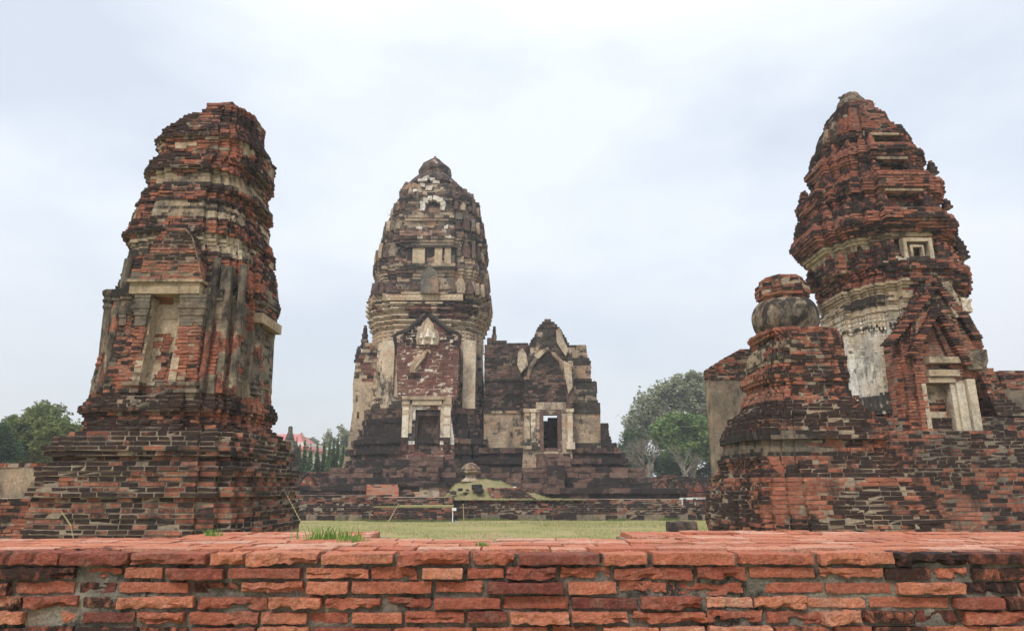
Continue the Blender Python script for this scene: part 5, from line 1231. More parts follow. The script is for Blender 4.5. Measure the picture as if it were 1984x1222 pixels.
    for i, (px, py, s_) in enumerate(((892, 947, .13), (878, 953, .16), (901, 954, .09), (905, 948, .08), (867, 951, .09))):
        stone_block('rubble_stone', ['dark broken stone left of the squared stone on the mound', 'flat dark rubble stone lowest on the mound slope', 'small dark rubble stone lying lowest right on the mound slope', 'small dark rubble stone nearest the squared stone', 'dark rubble stone at the left foot of the mound'][i], (X_(px, py, 35.8), 35.8 + .05 * i, Z_(py + 1, 35.8)), (s_, s_ * .8, s_ * .55), 30 + i, .2, .7, 'stone', .3 * i, 'rubble on the grass mound', .5)
    # small lotus shaped pedestal stone
    S = thing('stone_finial', (X_(912, 920, 37.4), 37.4, Z_(930, 37.4)), 'small grey and white lotus shaped stone pedestal standing before the prang base', 'pedestal')
    x = X_(912, 920, 37.4); zz = lambda py: Z_(py, 37.4)
    a = Acc(); lathe(a, x, 37.4, [(.50, zz(933)), (.50, zz(930)), (.36, zz(927)), (.26, zz(921)), (.34, zz(919))], 18, (.72, .25, 1), jit=.015); a.build('foot', M_lat, S)
    a = Acc(); lathe(a, x, 37.4, [(.34, zz(919)), (.52, zz(916)), (.55, zz(913)), (.46, zz(911)), (.50, zz(909)), (.47, zz(906)), (.36, zz(902)), (.30, zz(899)), (.12, zz(897))], 18, (.35, .45, .8), jit=.03); a.build('bowl', M_lat, S)
terraces()
M_white = simple('white_paint', (.78, .78, .76), .5, 30, .12)
M_conc = simple('concrete', (.38, .37, .35), .9, 8, .35)
def signs():
    Y = 33.2; x = X_(877, 1000, Y); S = thing('sign_post', (x, Y, 0), 'small white stake sign on a thin post standing in the lawn before the plinth', 'sign')
    a = Acc(); box(a, x - .02, x + .02, Y - .02, Y + .02, -.02, Z_(984, Y)); a.build('post', M_white, S)
    a = Acc(); box(a, x - .04, x + .17, Y - .05, Y - .03, Z_(989, Y), Z_(983, Y)); a.build('board', M_white, S)
    a = Acc(); box(a, x - .2, x + .35, Y - .18, Y + .12, -.02, .025); a.build('foot_slab', M_conc, S)
    Y = 34.8; S = thing('spotlight_bar', (X_(1330, 966, Y), Y, 1.0), 'white bar with two dark floodlights on the plinth left of the bell stupa', 'floodlight')
    x0, x1 = X_(1317, 968, Y), X_(1351, 968, Y); z = Z_(966, Y)
    a = Acc(); box(a, x0, x1, Y - .05, Y + .03, z - .03, z + .05); box(a, x0 + .1, x0 + .14, Y - .04, Y + .02, z - .3, z - .031); box(a, x1 - .14, x1 - .10, Y - .04, Y + .02, z - .3, z - .031); a.build('bar', M_white, S)
    for q in (x0 + .22, x1 - .16):
        a = Acc(); lathe(a, q, Y - .12, [(.04, z - .12), (.09, z - .10), (.10, z - .03), (.06, z + .02), (.02, z + .04)], 12, (0, 0, 0)); a.build('lamp_head', simple('dark_metal', (.05, .05, .055), .5), S)
    Y = 36.2; x = X_(995, 944, Y); a = Acc(); box(a, x - .02, x + .14, Y - .02, Y, Z_(948, Y) - .6, Z_(942, Y)); a.build('marker_plate', M_white, label='tiny white marker plate at the left end of the right terrace wall', category='sign')
signs()

# ================================================================== HALL beside the prang
def hall():
    Y = 41.0; T = thing('entrance_hall', (1.8, Y + 2, 2.6), 'dark laterite hall with a pointed gable and open doorway joined to the prang', 'hall')
    X = lambda px, py=760, y=Y: X_(px, py, y); Z = lambda py, y=Y: Z_(py, y)
    xl = X(938); dl, dr = X(1049, 840, 40.2), X(1085, 840, 40.2); ds, dt = Z(874, 40.2), Z(798, 40.2)
    def rx(z): return float(np.interp(z, [Z(p) for p in (903, 866, 850, 780, 776, 740, 736, 733, 700, 690, 668)], [X(p) for p in (1180, 1166, 1161, 1162, 1156, 1155, 1147, 1145, 1147, 1140, 1138)]))
    # base steps
    def rb(z): return float(np.interp(z, [Z(p) for p in (905, 883, 866)], [X(1212), X(1204), X(1190)]))
    def g(z): return .14 if int((z - 2.6) / .30) % 2 else 0
    a = Acc(); courses(a, 2.6, Z(868), .30, lambda z: rect(X(930), rb(z), Y - .45 - g(z) - .2 * (z < 3.2), 48), .6, .4, .012, .03, 901, default_attr(901, .48, tone=(.3, .75), blk=.25), miss=.004, jit=.02, rough=.06, erode=.08, core_attr=(.3, .6, 0)); a.build('base', M_lat, T)
    # front wall (behind the porch), plastered below, bare above
    def plw(P, Nn, rnd):
        z = P[:, 2]; q = fbm(P * np.array([1, 1, .8]), .8, 903, 4); low = z < Z(796); pl = np.where(low & (q > .36), 1., 0.); pl = np.where(~low & (q > .60), 1., pl)
        right = P[:, 0] > X(1100); pl = np.where(right & (q > .48), 1., pl)
        return pl, np.where(z < Z(796), .45, .42) + (fbm(P, 1.5, 904, 3) - .5) * .35
    at = default_attr(905, .56, sscale=(.4, .4, .6), plaster=plw, tone=(.1, .75), blk=.4)
    def md(z): return .08 * (abs(z - Z(796)) < .14) + .07 * (abs(z - Z(735)) < .1) + .05 * (abs(z - Z(760)) < .08)
    for (xa, xb, z0, z1) in ((lambda z: xl, lambda z: dl, Z(868), dt), (lambda z: dr, rx, Z(868), dt), (lambda z: xl, rx, dt, Z(668))):
        a = Acc(); courses(a, z0 + .001, z1, .165, lambda z: rect(xa(z), xb(z), Y - md(z), Y + .8), .45, .3, .012, .02, 906 + int(z0), at, miss=.01, jit=.02, rough=.05, erode=.08, core_attr=(.2, .5, .4)); a.build('wall', M_lat, T)
    for xa, xb in ((xl, xl + .6), (X(1138) - .6, X(1138))):
        a = Acc(); courses(a, Z(868) + .001, Z(700), .2, lambda z: rect(xa, xb, Y + .81, Y + 6), .6, .3, .012, .02, 915, at, core_attr=(.2, .5, .4)); a.build('side_wall', M_lat, T)
    a = Acc(); yb = Y + 6; courses(a, Z(868), Z(790), .2, lambda z: rect(X(1062, 830, yb), X(1138), yb, yb + .6), .6, .3, .012, .02, 916, at, core_attr=(.2, .5, .4)); a.build('side_wall', M_lat, T)
    a = Acc(); box(a, xl + .7, X(1138) - .7, Y + .85, Y + 5.9, Z(760), Z(752), (.2, .6, 0)); a.build('inner_ceiling', M_lat, T)
    # pale netted brick screen seen through the door
    a = Acc(); yb = Y + 6.6; courses(a, Z(878), Z(815, yb), .12, lambda z: rect(X(1030, 830, yb), X(1075, 830, yb), yb, yb + .3), .3, .2, .03, .03, 917, lambda P, Nn, r: (np.full(len(P), .95), r[:, 0] * .2, np.ones(len(P)) * .49), core_attr=(.3, .8, 0)); a.build('rear_screen', M_lat, T)
    # porch
    yp = 40.2; xp = lambda px, py=760: X_(px, py, yp); zp = lambda py: Z_(py, yp)
    Lt = [(905, 1012), (870, 1014), (800, 1016), (790, 1014), (770, 1013), (720, 1016), (700, 1022), (680, 1028), (664, 1026), (650, 1036), (643, 1038), (633, 1043), (622, 1053), (617, 1060)]
    Rt = [(905, 1110), (870, 1108), (800, 1106), (790, 1108), (770, 1112), (720, 1111), (700, 1110), (680, 1107), (667, 1104), (650, 1093), (640, 1088), (628, 1078), (621, 1068), (617, 1063)]
    e_ = lambda tab, z: float(np.interp(z, [zp(q[0]) for q in tab][::1], [xp(q[1], q[0]) for q in tab]))
    def plp(P, Nn, rnd):
        z = P[:, 2]; q = fbm(P, 1.0, 921, 4); c = (dl + dr) / 2; dx = np.abs(P[:, 0] - c); arch = np.interp(z, [zp(740), zp(700), zp(680), zp(665)], [1.55, 1.25, .8, .1])
        rim = (z > zp(735)) & (z < zp(640)) & (np.abs(dx - arch - .35) < .38) & (q > .34); pl = np.where(rim, 1., 0.); pl = np.where((z < zp(790)) & (q > .40), 1., pl)
        return pl, np.where(rim, .62, .62)
    at2 = default_attr(922, .50, sscale=(.5, .5, .7), plaster=plp, tone=(.1, .7), blk=.4)
    for (fa, fb, z0, z1) in ((lambda z: e_(Lt, z), lambda z: dl, 2.6, dt), (lambda z: dr, lambda z: e_(Rt, z), 2.6, dt), (lambda z: dl + .001, lambda z: dr - .001, 2.6, ds), (lambda z: e_(Lt, z), lambda z: e_(Rt, z), dt, zp(618))):
        def pf(z, fa=fa, fb=fb):
            a_, b_ = fa(z), fb(z); return rect(a_, b_, yp - .06 * (abs(z - zp(793)) < .12) + .12 * (z > zp(735)) * 0, Y - .1) if b_ - a_ > .08 else None
        a = Acc(); courses(a, z0 + .001, z1, .165, pf, .42, .3, .012, .02, 923 + int(z0 * 3 + fa(3.)), at2, miss=.006, jit=.02, rough=.05, erode=.07, core_attr=(.3, .5, .3)); a.build('porch', M_lat, T)
    # arch rim of the gable
    a = Acc(); P = [(1022, 735), (1028, 712), (1040, 692), (1052, 682), (1061, 676), (1073, 686), (1086, 702), (1094, 722), (1096, 735)]
    tube(a, [pt(px, py, yp - .02) for px, py in P], [.12, .14, .16, .16, .15, .15, .15, .14, .12], 7, (.42, .5, .8)); a.v[-1] += (np.stack([fbm(a.v[-1], 3, 5 + k, 3) for k in range(3)], 1) - .5) * .16
    a.build('gable_arch', M_lat, T)
    for q in ([(1040, 680), (1034, 690), (1044, 694), (1054, 684), (1050, 676)], [(1077, 640), (1080, 664), (1096, 690), (1102, 680), (1092, 655), (1084, 634)], [(1004, 680), (1003, 708), (1010, 722), (1022, 706), (1020, 686), (1012, 676)], [(1092, 700), (1094, 730), (1100, 764), (1108, 750), (1106, 705)]):
        a = Acc(); o = pxo(q, yp - .02); slab(a, o, yp - .16, yp + .9, (.62, .28, 1), jit=.05); a.build('stucco_fragment', M_lat, T)
    # door frame, lintel, pilasters
    a = Acc(); box(a, dl - .10, dl + .13, yp - .08, yp + .5, ds, dt + .1, (.45, .2, .3), .006); box(a, dr - .13, dr + .10, yp - .08, yp + .5, ds, dt + .1, (.45, .2, .3), .006); box(a, dl + .135, dr - .135, yp - .08, yp + .5, dt - .16, dt + .1, (.4, .3, .3), .006); a.build('door_frame', M_lat, T)
    a = Acc(); box(a, xp(1038), xp(1096), yp - .05, yp + .2, dt + .11, zp(779), (.50, .25, 1), .01); box(a, xp(1042), xp(1092), yp - .10, yp - .045, dt + .16, zp(781), (.65, .45, 1), .02); a.build('lintel', M_lat, T)
    for x0, x1, tn in ((1016, 1026, .52), (1028, 1037, .68), (1098, 1108, .74)):
        a = Acc(); courses(a, zp(870), zp(792), .2, lambda z: rect(xp(x0) - .06 * (z > zp(800)) - .1 * (z < zp(856)), xp(x1) + .06 * (z > zp(800)) + .1 * (z < zp(856)), yp - .12 - .06 * (z > zp(800)) - .1 * (z < zp(856)), yp + .2), .6, .2, seed=940 + x0, attr=lambda P, Nn, rnd: (tn + .3 * (fbm(P, 2, 941, 2) - .5), .1 + .5 * (fbm(P, 1.5, 942, 3) > .58), np.ones(len(P))), erode=0); a.build('pilaster', M_lat_st, T)
    for px, py, h_, r_ in ((957, 672, 1.5, .22),):
        a = Acc(); spire(a, X(px, py), Y + .4, Z(py) - .1, r_, h_, default_attr(945, .8), .18, 946, 4, .3, .2); a.build('finial', M_lat, T)
    for px0, px1, p0, p1 in ((944, 953, 668, 654), (963, 982, 668, 660), (983, 1024, 668, 664), (1140, 1147, 760, 742), (1150, 1156, 760, 738)):
        a = Acc(); box(a, X(px0, p1), X(px1, p1), Y + .05, Y + .7, Z(p0), Z(p1), (.2, .7, 0), .04); a.build('parapet_stone', M_lat, T)
    # broken wall stub on the right end
    a = Acc(); yb = 40.8
    def st_(z): return float(np.interp(z, [Z_(p, yb) for p in (903, 884, 883, 858, 857, 848, 847, 819)], [X_(p, 850, yb) for p in (1208, 1204, 1196, 1195, 1185, 1184, 1181, 1180)]))
    courses(a, Z_(903, yb), Z_(819, yb), .2, lambda z: rect(X_(1165, 850, yb), st_(z), yb, yb + 1.2), .45, .3, .012, .03, 950, default_attr(950, .85, tone=(0, .6)), miss=.01, jit=.02, core_attr=(.2, .8, 0)); a.build('broken_wall', M_lat, T)
hall()

# ================================================================== RUINED ARCADES behind
def arcade(label, x0, x1, Y, top, arches, seed):
    T = thing('arcade_ruin', ((x0 + x1) / 2, Y, 0), label, 'ruin')
    a = Acc(); courses(a, 0, top(None), .075, lambda z: (lambda ok: rect(min(ok), max(ok), Y, Y + 2.2) if len(ok) > 2 else None)([x for x in np.linspace(x0, x1, 60) if top(x) + R.uniform(-.05, .05) > z]), .3, .2, .014, .014, seed, default_attr(seed, .58, tone=(.1, .6)), miss=.02, rough=.09, erode=.05, core_attr=(.1, .5, 1)); a.build('vault', M_plinth, T)
    for (cx, zb, w_, h) in arches:
        a = Acc(); o = [(-.5, 0), (.5, 0), (.5, .35), (.3, .72), (0, 1), (-.3, .72), (-.5, .35)]
        slab(a, [(cx + p[0] * w_, zb + p[1] * h) for p in o], Y - .04, Y + .3, (.5, .3, .3)); a.build('lancet_niche', M_plinth, T)
        for s_ in (-1, 1):
            a = Acc(); tube(a, [(cx + s_ * w_ * .56, Y - .05, zb), (cx + s_ * w_ * .56, Y - .05, zb + h * .38), (cx + s_ * w_ * .34, Y - .05, zb + h * .8), (cx, Y - .05, zb + h * 1.1)], [.05] * 4, 5, (.3, .7, 0)); a.build('niche_rim', M_plinth, T)
Ya = 43.5
def tA(x):
    if x is None: return Z_(920, Ya)
    px = 992 + 1335 * x / Ya; return Z_(float(np.interp(px, [1250, 1262, 1285, 1310, 1330, 1345, 1360, 1385, 1420], [936, 928, 922, 921, 926, 928, 924, 923, 925])), Ya)
arcade('ruined brick vault with pointed niches on the right, below the green trees', X_(1255, 930, Ya), X_(1430, 930, Ya), Ya, tA, [(X_(px, 945, Ya), Z_(952, Ya), .62, .62) for px in (1283, 1316, 1353)], 961)
def tB(x):
    if x is None: return Z_(914, Ya)
    px = 992 + 1335 * x / Ya; return Z_(float(np.interp(px, [540, 570, 590, 610, 640, 680], [916, 918, 915, 918, 916, 918])), Ya)
arcade('ruined reddish brick vault on the left, below the dark conifers', X_(530, 930, Ya), X_(650, 930, Ya), Ya, tB, [(X_(px, 935, Ya), Z_(948, Ya), .9, .9) for px in (596,)], 963)

# ================================================================== DISTANT HOUSE AND SPIRE
def house():
    Y = 75; T = thing('temple_house', (X_(560, 900, Y), Y, 0), 'white walled house with a red tiled roof far behind the left tower', 'house')
    X = lambda px, py=880: X_(px, py, Y); Z = lambda py: Z_(py, Y)
    M_roof = bpy.data.materials.new('red_tiles'); M_roof.use_nodes = True; n = M_roof.node_tree.nodes; l = M_roof.node_tree.links; ge = n.new('ShaderNodeNewGeometry'); wv = n.new('ShaderNodeTexWave'); wv.inputs['Scale'].default_value = 1.6; wv.bands_direction = 'X'
    l.new(ge.outputs['Position'], wv.inputs[0]); r = ramp(n, [(0, (.36, .10, .09)), (1, (.56, .19, .17))]); l.new(wv.outputs[0], r.inputs[0]); l.new(r.outputs[0], n['Principled BSDF'].inputs['Base Color']); n['Principled BSDF'].inputs['Roughness'].default_value = .6
    a = Acc(); box(a, X(440), X(590), Y, Y + 7, 0, Z(856)); a.build('wall', simple('cream_wall', (.70, .67, .60), .8, 3, .1), T)
    zr, ze = Z(836), Z(858); V = np.array([[X(436), Y - .6, ze], [X(597), Y - .6, ze - .6], [X(562), Y + 3.5, zr], [X(436), Y + 3.5, zr], [X(597), Y + 8, ze - .6], [X(436), Y + 8, ze]]); V2 = V - np.array([0, 0, .25])
    a = Acc(); a.add(np.concatenate([V, V2]), [[0, 1, 2, 3], [1, 4, 2], [4, 5, 3, 2], [0, 6, 7, 1], [1, 7, 10, 4], [4, 10, 11, 5], [0, 3, 9, 6], [3, 5, 11, 9], [6, 9, 8, 7], [7, 8, 10], [8, 9, 11, 10]], (0, 0, 0)); a.build('roof', M_roof, T)
    a = Acc(); tube(a, [(X(562), Y + 3.5, zr + .05), (X(598), Y - .6, ze - .5)], [.16, .16], 6); a.build('ridge_cap', simple('ridge_brown', (.30, .17, .13), .8, 2, .3), T)
    zr2 = Z(872); V = np.array([[X(560), Y - 2.2, Z(880)], [X(606), Y - 2.2, Z(890)], [X(585), Y + 1, Z(862)], [X(560), Y + 1, Z(858)]]); a = Acc(); a.add(np.concatenate([V, V - np.array([0, 0, .2])]), [[0, 1, 2, 3], [0, 4, 5, 1], [1, 5, 6, 2], [3, 2, 6, 7], [0, 3, 7, 4], [4, 7, 6, 5]], (0, 0, 0)); a.build('porch_roof', bpy.data.materials['ridge_brown'], T)
    Y2 = 50; S = thing('stupa_spire', (X_(559, 880, Y2), Y2, 0), 'small grey ringed stupa spire rising beside the left tower in front of the red roof', 'stupa')
    x = X_(560, 860, Y2); z = lambda py: Z_(py, Y2); pf = [(.60, z(862)), (.50, z(858)), (.46, z(855))]
    for i in range(7):
        zz = 853 - i * 2.6; r_ = .40 - i * .035; pf += [(r_, z(zz)), (r_ * .78, z(zz - 1.3))]
    pf += [(.17, z(834)), (.15, z(827)), (.05, z(825))]
    a = Acc(); lathe(a, x + .02, Y2, pf, 14, (.25, .35, .8), jit=.01); a.build('spire', M_lat, S)
    a = Acc(); courses(a, 0, z(862), .2, lambda q: (lambda w_: rect(x - w_, x + w_, Y2 - w_, Y2 + w_))(.55 + .25 * max(0, (z(880) - q)) * .3 + .08 * math.sin(q * 8)), .4, .2, seed=970, attr=default_attr(970, .5, plaster=lambda P, Nn, r: (np.where(fbm(P, 1.2, 3, 2) > .5, 1., 0), np.full(len(P), .3)))); a.build('body', M_plinth, S)
    # far pale block among the trees on the left
    Y3 = 120; a = Acc(); box(a, X_(9, 815, Y3), X_(22, 815, Y3), Y3, Y3 + 3, 0, Z_(808, Y3)); box(a, X_(8, 815, Y3), X_(23, 815, Y3), Y3 - .3, Y3 + 3.3, Z_(808, Y3) + .01, Z_(806, Y3)); a.build('water_tower', M_conc, label='pale concrete tower top showing above the leafy tree at the far left', category='tower')
house()

# ================================================================== TREES
def leaf_cloud(a, blobs, n, size, tone, seed, clump=.5, hole=.42):
    """blobs: (x,y,z,rx,ry,rz,weight) ; leaves sit in ragged clumps inside them"""
    rg = np.random.default_rng(seed); W = np.array([b[6] if len(b) > 6 else b[3] * b[5] for b in blobs]); W = W / W.sum(); pts = []
    k = rg.choice(len(blobs), n * 3, p=W); B = np.array([b[:6] for b in blobs])[k]
    d = rg.normal(size=(n * 3, 3)); d /= np.linalg.norm(d, axis=1, keepdims=True); r = rg.random(n * 3) ** (1 / 2.2)
    P = B[:, :3] + d * r[:, None] * B[:, 3:6] * (1 + 1.1 * (fbm(d * 2.6 + B[:, :1], 1, seed, 3) - .5))[:, None]
    nz = fbm(P, 1 / clump, seed + 1, 3); keep = nz > hole - .05 + .08 * (r > .85); P = P[keep][:n]; nz = nz[keep][:n]; n = len(P)
    u = rg.normal(size=(n, 3)); u[:, 2] *= .5; u /= np.linalg.norm(u, axis=1, keepdims=True); v = np.cross(u, rg.normal(size=(n, 3))); v /= np.linalg.norm(v, axis=1, keepdims=True)
    s = size * rg.uniform(.5, 1.3, n)[:, None]; V = np.stack([P - u * s, P - v * s * .45, P + u * s, P + v * s * .45], 1)
    t = np.clip(tone + rg.normal(0, .16, n) + (fbm(P, .35 / clump, seed + 8, 2) - .5) * .7, 0, 1); A = np.zeros((n, 4, 3)); A[:, :, 0] = t[:, None]
    a.add(V.reshape(-1, 3), np.arange(n * 4).reshape(-1, 4), A.reshape(-1, 3))
def limbs(a, base, top, r0, blobs, n, seed, twig=False, depth=3):
    rg = random.Random(seed); base = Vector(base); top = Vector(top)
    def br(p, q, r, lev):
        m = (p + q) / 2 + Vector((rg.uniform(-1, 1), rg.uniform(-1, 1), rg.uniform(-.4, .4))) * (q - p).length * .10
        tube(a, [p, m, q], [r, r * .8, r * .55], 6 if lev < 2 else 4)
        if lev < depth:
            for _ in range(n if lev == 0 else rg.randint(2, 4)):
                t = rg.uniform(.35, 1.); s = m.lerp(q, (t - .35) / .65) if t > .35 else m; d = (q - p).normalized(); L = (q - p).length * rg.uniform(.45, .75)
                e = s + (d * rg.uniform(.3, .9) + Vector((rg.uniform(-1, 1), rg.uniform(-1, 1), rg.uniform(-.2, .9))) * .9).normalized() * L; br(s, e, r * rg.uniform(.35, .5), lev + 1)
    br(base, top, r0, 0)
def tree(name, label, px, Y, blobs_px, n, size, mat, tone, seed, r0=.3, clump=.9, group=None, hole=.42, trunk_top=None, cat='tree', nb=5, dp=2, base_py=None):
    x = X_(px, 900, Y); T = thing(name, (x, Y, 0), label, cat, group)
    blobs = []
    for (bx, by, rx, rz) in blobs_px:
        q = pt(bx, by, Y); s = Y / 1330; blobs.append((q[0], q[1] + R.uniform(-.8, .8), q[2], rx * s, min(rx, rz) * s * 1.0, rz * s))
    a = Acc(); leaf_cloud(a, blobs, n, size, tone, seed, clump, hole); a.build('crown', mat, T)
    tp = trunk_top or max(b[2] for b in blobs) * .5
    a = Acc(); limbs(a, (x, Y, -.1), (x + R.uniform(-.5, .5), Y, tp), r0, blobs, nb, seed, depth=dp); a.build('trunk', M_bark, T)
tree('tree', 'broad olive green leafy tree behind the low wall at the far left', 95, 42, [(88, 815, 42, 36), (45, 845, 40, 40), (120, 850, 45, 40), (70, 880, 60, 30), (150, 845, 22, 28), (20, 870, 30, 30)], 24000, .12, M_leaf_olive, .72, 11, .25, .5, hole=.46)
tree('tree', 'dark bushy tree cut by the left edge of the picture', -10, 38, [(-10, 875, 38, 30), (-40, 850, 50, 40)], 7000, .11, M_leaf_dark, .6, 12, .2, .6)
tree('tree', 'tall grey green tree, highest of those behind the right arcade', 1320, 80, [(1318, 760, 48, 40), (1265, 790, 42, 38), (1355, 775, 40, 46), (1235, 830, 30, 40), (1290, 830, 55, 40), (1380, 800, 40, 60), (1345, 735, 22, 20)], 27000, .23, M_leaf_grey, .66, 13, .35, .8, hole=.485, nb=8)
tree('tree', 'rounded bright green tree in front of the tall grey green one', 1340, 66, [(1330, 835, 52, 34), (1290, 840, 36, 30), (1370, 850, 40, 42), (1340, 870, 60, 30), (1310, 815, 26, 20)], 22000, .18, M_leaf_green, .66, 14, .28, .75, hole=.465)
tree('tree', 'dark shady tree mass between the hall and the bare pale trunk', 1228, 70, [(1215, 888, 34, 30), (1250, 895, 40, 26), (1290, 900, 40, 24), (1225, 860, 26, 30)], 12000, .15, M_leaf_dark, .75, 15, .2, .9, cat='tree')
tree('tree', 'low dark tree behind the arcade niches under the bright green tree', 1340, 72, [(1320, 900, 50, 26), (1370, 895, 40, 34), (1345, 880, 50, 20)], 12000, .15, M_leaf_dark, .45, 16, .2, .9)
tree('tree', 'pale thin leaved tree rising above the conifers beside the prang', 655, 92, [(655, 843, 24, 17), (640, 858, 18, 16), (672, 858, 20, 22), (660, 875, 26, 22)], 5200, .20, M_leaf_grey, .7, 17, .18, 1.2, hole=.5)
tree('tree', 'small pale tree behind the conifers right of the red roof', 605, 90, [(603, 858, 15, 11), (612, 870, 22, 14), (596, 868, 14, 14)], 3000, .19, M_leaf_grey, .62, 18, .14, 1.1, hole=.5)
def bare(label, px, Y, top_py, seed, r0, spread=1.0):
    x = X_(px, 900, Y); T = thing('bare_tree', (x, Y, 0), label, 'tree'); rg = random.Random(seed); a = Acc(); H = Z_(top_py, Y)
    tube(a, [(x, Y, -.1), (x + .15, Y, H * .22), (x + .05, Y, H * .45)], [r0 * 1.2, r0, r0 * .8], 8, (.9, 0, 0)); a.build('trunk', M_bark, T)
    a = Acc()
    def br(p, d, L, r, lev):
        q = p + d * L; m = p + d * L * .5 + Vector((rg.uniform(-1, 1), rg.uniform(-1, 1), rg.uniform(-.6, .2))) * L * .09
        tube(a, [p, m, q], [r, r * .75, r * .5], 5 if lev < 2 else 3)
        if lev < 5:
            for _ in range(rg.choice([2, 3, 3])):
                nd = (d + Vector((rg.uniform(-1, 1) * spread, rg.uniform(-1, 1) * spread, rg.uniform(-.3, .7)))).normalized(); br(p.lerp(q, rg.uniform(.5, 1)), nd, L * rg.uniform(.58, .82), r * .56, lev + 1)
    for _ in range(5): br(Vector((x + .05, Y, H * rg.uniform(.25, .45))), Vector((rg.uniform(-.9, .9) * spread, rg.uniform(-.5, .5), rg.uniform(.3, .9))).normalized(), H * .17, r0 * .5, 0)
    a.build('branches', M_bark, T)
bare('leafless tree with pale forked trunk in front of the right hand trees', 1256, 58, 800, 3, .26)
bare('slender leafless tree with several grey stems under the bright green tree', 1325, 60, 835, 5, .16)
bare('leafless twiggy tree just left of the prang side porch', 682, 85, 812, 8, .14)
con = [(573, 857, 11), (580, 868, 10), (589, 860, 10), (600, 868, 12), (614, 869, 12), (627, 864, 11), (636, 862, 9), (645, 858, 12), (652, 856, 10), (663, 870, 9), (674, 858, 11), (682, 862, 10)]
labs = ['conifer nearest the grey stupa spire, leftmost in the dark row', 'short conifer second from the left in the row under the red roof', 'pointed conifer third from the left in the row', 'broad conifer fourth from the left in the row', 'light green conifer fifth from the left in the row', 'dark conifer sixth from the left in the row, mid way to the prang', 'narrow conifer seventh from the left in the row', 'tall full conifer left of the bright gap in the row', 'tall conifer right against the bright gap in the row', 'short conifer just right of the bright gap in the row', 'yellowish tipped conifer second from the prang in the row', 'last conifer of the row, touching the prang base']
for i, (px, py, w_) in enumerate(con):
    Y = 62 + (i % 3) * .8; x = X_(px, 890, Y); h = Z_(py, Y); T = thing('conifer', (x, Y, 0), labs[i], 'tree', 'row of dark conifers')
    a = Acc(); s = Y / 1330; bl = []
    for k in range(9): t = k / 8; bl.append((x + R.uniform(-.05, .05), Y, .3 + (h - .5) * t, w_ * s * (1.0 - .88 * t ** 1.4) * 1.25, w_ * s * (1. - .88 * t ** 1.4) * 1.0, h / 7))
    leaf_cloud(a, bl, 4800, .11, R.uniform(.15, .5), 900 + i, .35, .30); a.build('foliage', M_leaf_green, T)
    a = Acc(); tube(a, [(x, Y, -.1), (x, Y, h * .9)], [.09, .02], 6); a.build('trunk', M_bark, T)
# far off band of woodland closing the horizon
def woods():
    a = Acc(); bl = []
    for x in range(-260, 261, 9):
        h = R.uniform(2.5, 5); bl.append((x, 150 + R.uniform(-6, 6), h * .8, 7, 5, h))
    leaf_cloud(a, bl, 22000, .55, .5, 990, 3, .36); a.build('far_woodland', M_leaf_dark, label='low band of distant dark woodland along the horizon', category='woodland', kind='stuff')
woods()
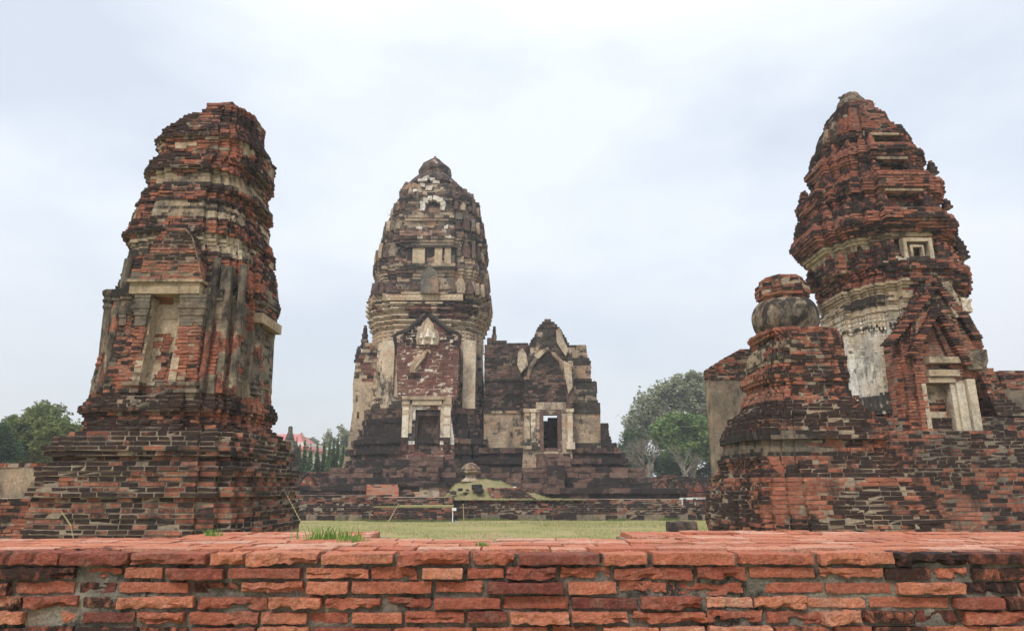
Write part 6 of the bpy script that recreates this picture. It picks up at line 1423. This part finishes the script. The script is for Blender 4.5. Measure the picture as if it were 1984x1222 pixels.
# sprigs growing on the ruins
def sprig(c, s, seed, label):
    a = Acc(); rg = random.Random(seed)
    T = thing('weed_sprig', c, label, 'plant')
    for _ in range(6):
        e = Vector(c) + Vector((rg.uniform(-1, 1), rg.uniform(-.5, .5), rg.uniform(.2, 1))) * s; tube(a, [c, tuple((Vector(c) + e) / 2 + Vector((0, 0, s * .1))), tuple(e)], [.006, .005, .003], 4)
    a.build('stems', M_bark, T); a = Acc(); leaf_cloud(a, [(c[0], c[1], c[2] + s * .6, s, s * .5, s * .5)], 26, .035 * max(1, s * 2), .5, seed, s * .5, .2); a.build('leaves', M_leaf_dark, T)
sprig(pt(1692, 207, 16.9), .12, 1, 'tiny weed sprouting just right of the cap stone of the right prang')
sprig(pt(1630, 193, 17.4), .10, 2, 'tiny weed sprouting left of the cap stone of the right prang')
sprig(pt(757, 420, 43), .5, 3, 'small weed growing out of the left edge of the central prang roof')
sprig(pt(860, 346, 43), .6, 4, 'small green bush under the crown of the central prang')
sprig(pt(949, 868, 40.2), .5, 5, 'green weed at the foot of the hall wall beside the prang')

def weeds():
    a = Acc(); rg = np.random.default_rng(44); n = 7000
    x = rg.uniform(-12, 13, n); y = 35.05 - rg.exponential(.10, n); k = fbm(np.c_[x, y * 0, x * 0], .9, 5, 3); m = (k > .47) & ~((x > -7.1) & (x < -2.8)); x, y, k = x[m], y[m], k[m]
    x2 = rg.uniform(-7, -2.9, 1500); y2 = 33.85 - rg.exponential(.10, 1500); x = np.r_[x, x2]; y = np.r_[y, y2]; k = np.r_[k, np.full(1500, .55)]; n = len(x)
    h = rg.uniform(.05, .22, n) * (k - .3) * 3; an = rg.uniform(0, 3.14, n); V = np.zeros((n, 3, 3)); c_, s_ = np.cos(an) * .012, np.sin(an) * .012
    V[:, 0] = np.c_[x - c_, y - s_, np.full(n, -.02)]; V[:, 1] = np.c_[x + c_, y + s_, np.full(n, -.02)]; V[:, 2] = np.c_[x + rg.normal(0, .05, n), y + rg.normal(0, .03, n), h]
    A = np.zeros((n, 3, 3)); A[:, :, 0] = rg.uniform(0, .6, n)[:, None]; a.add(V.reshape(-1, 3), np.arange(n * 3).reshape(-1, 3), A.reshape(-1, 3))
    a.build('weeds', M_blade, label='taller green weeds along the foot of the brick plinth', category='weeds', kind='stuff')
weeds()
# ================================================================== HAZE
def haze():
    a = Acc(); box(a, -260, 260, -40, 190, -1.0, 36.0)
    m = bpy.data.materials.new('haze_air'); m.use_nodes = True; n = m.node_tree.nodes; n.remove(n['Principled BSDF'])
    v = n.new('ShaderNodeVolumePrincipled'); v.inputs['Density'].default_value = .0014; v.inputs['Color'].default_value = (.93, .96, 1, 1); v.inputs['Anisotropy'].default_value = .2
    m.node_tree.links.new(v.outputs[0], n['Material Output'].inputs['Volume'])
    a.build('haze', m, kind='stuff', label='thin pale haze softening the distant trees and ruins', category='haze')
haze()
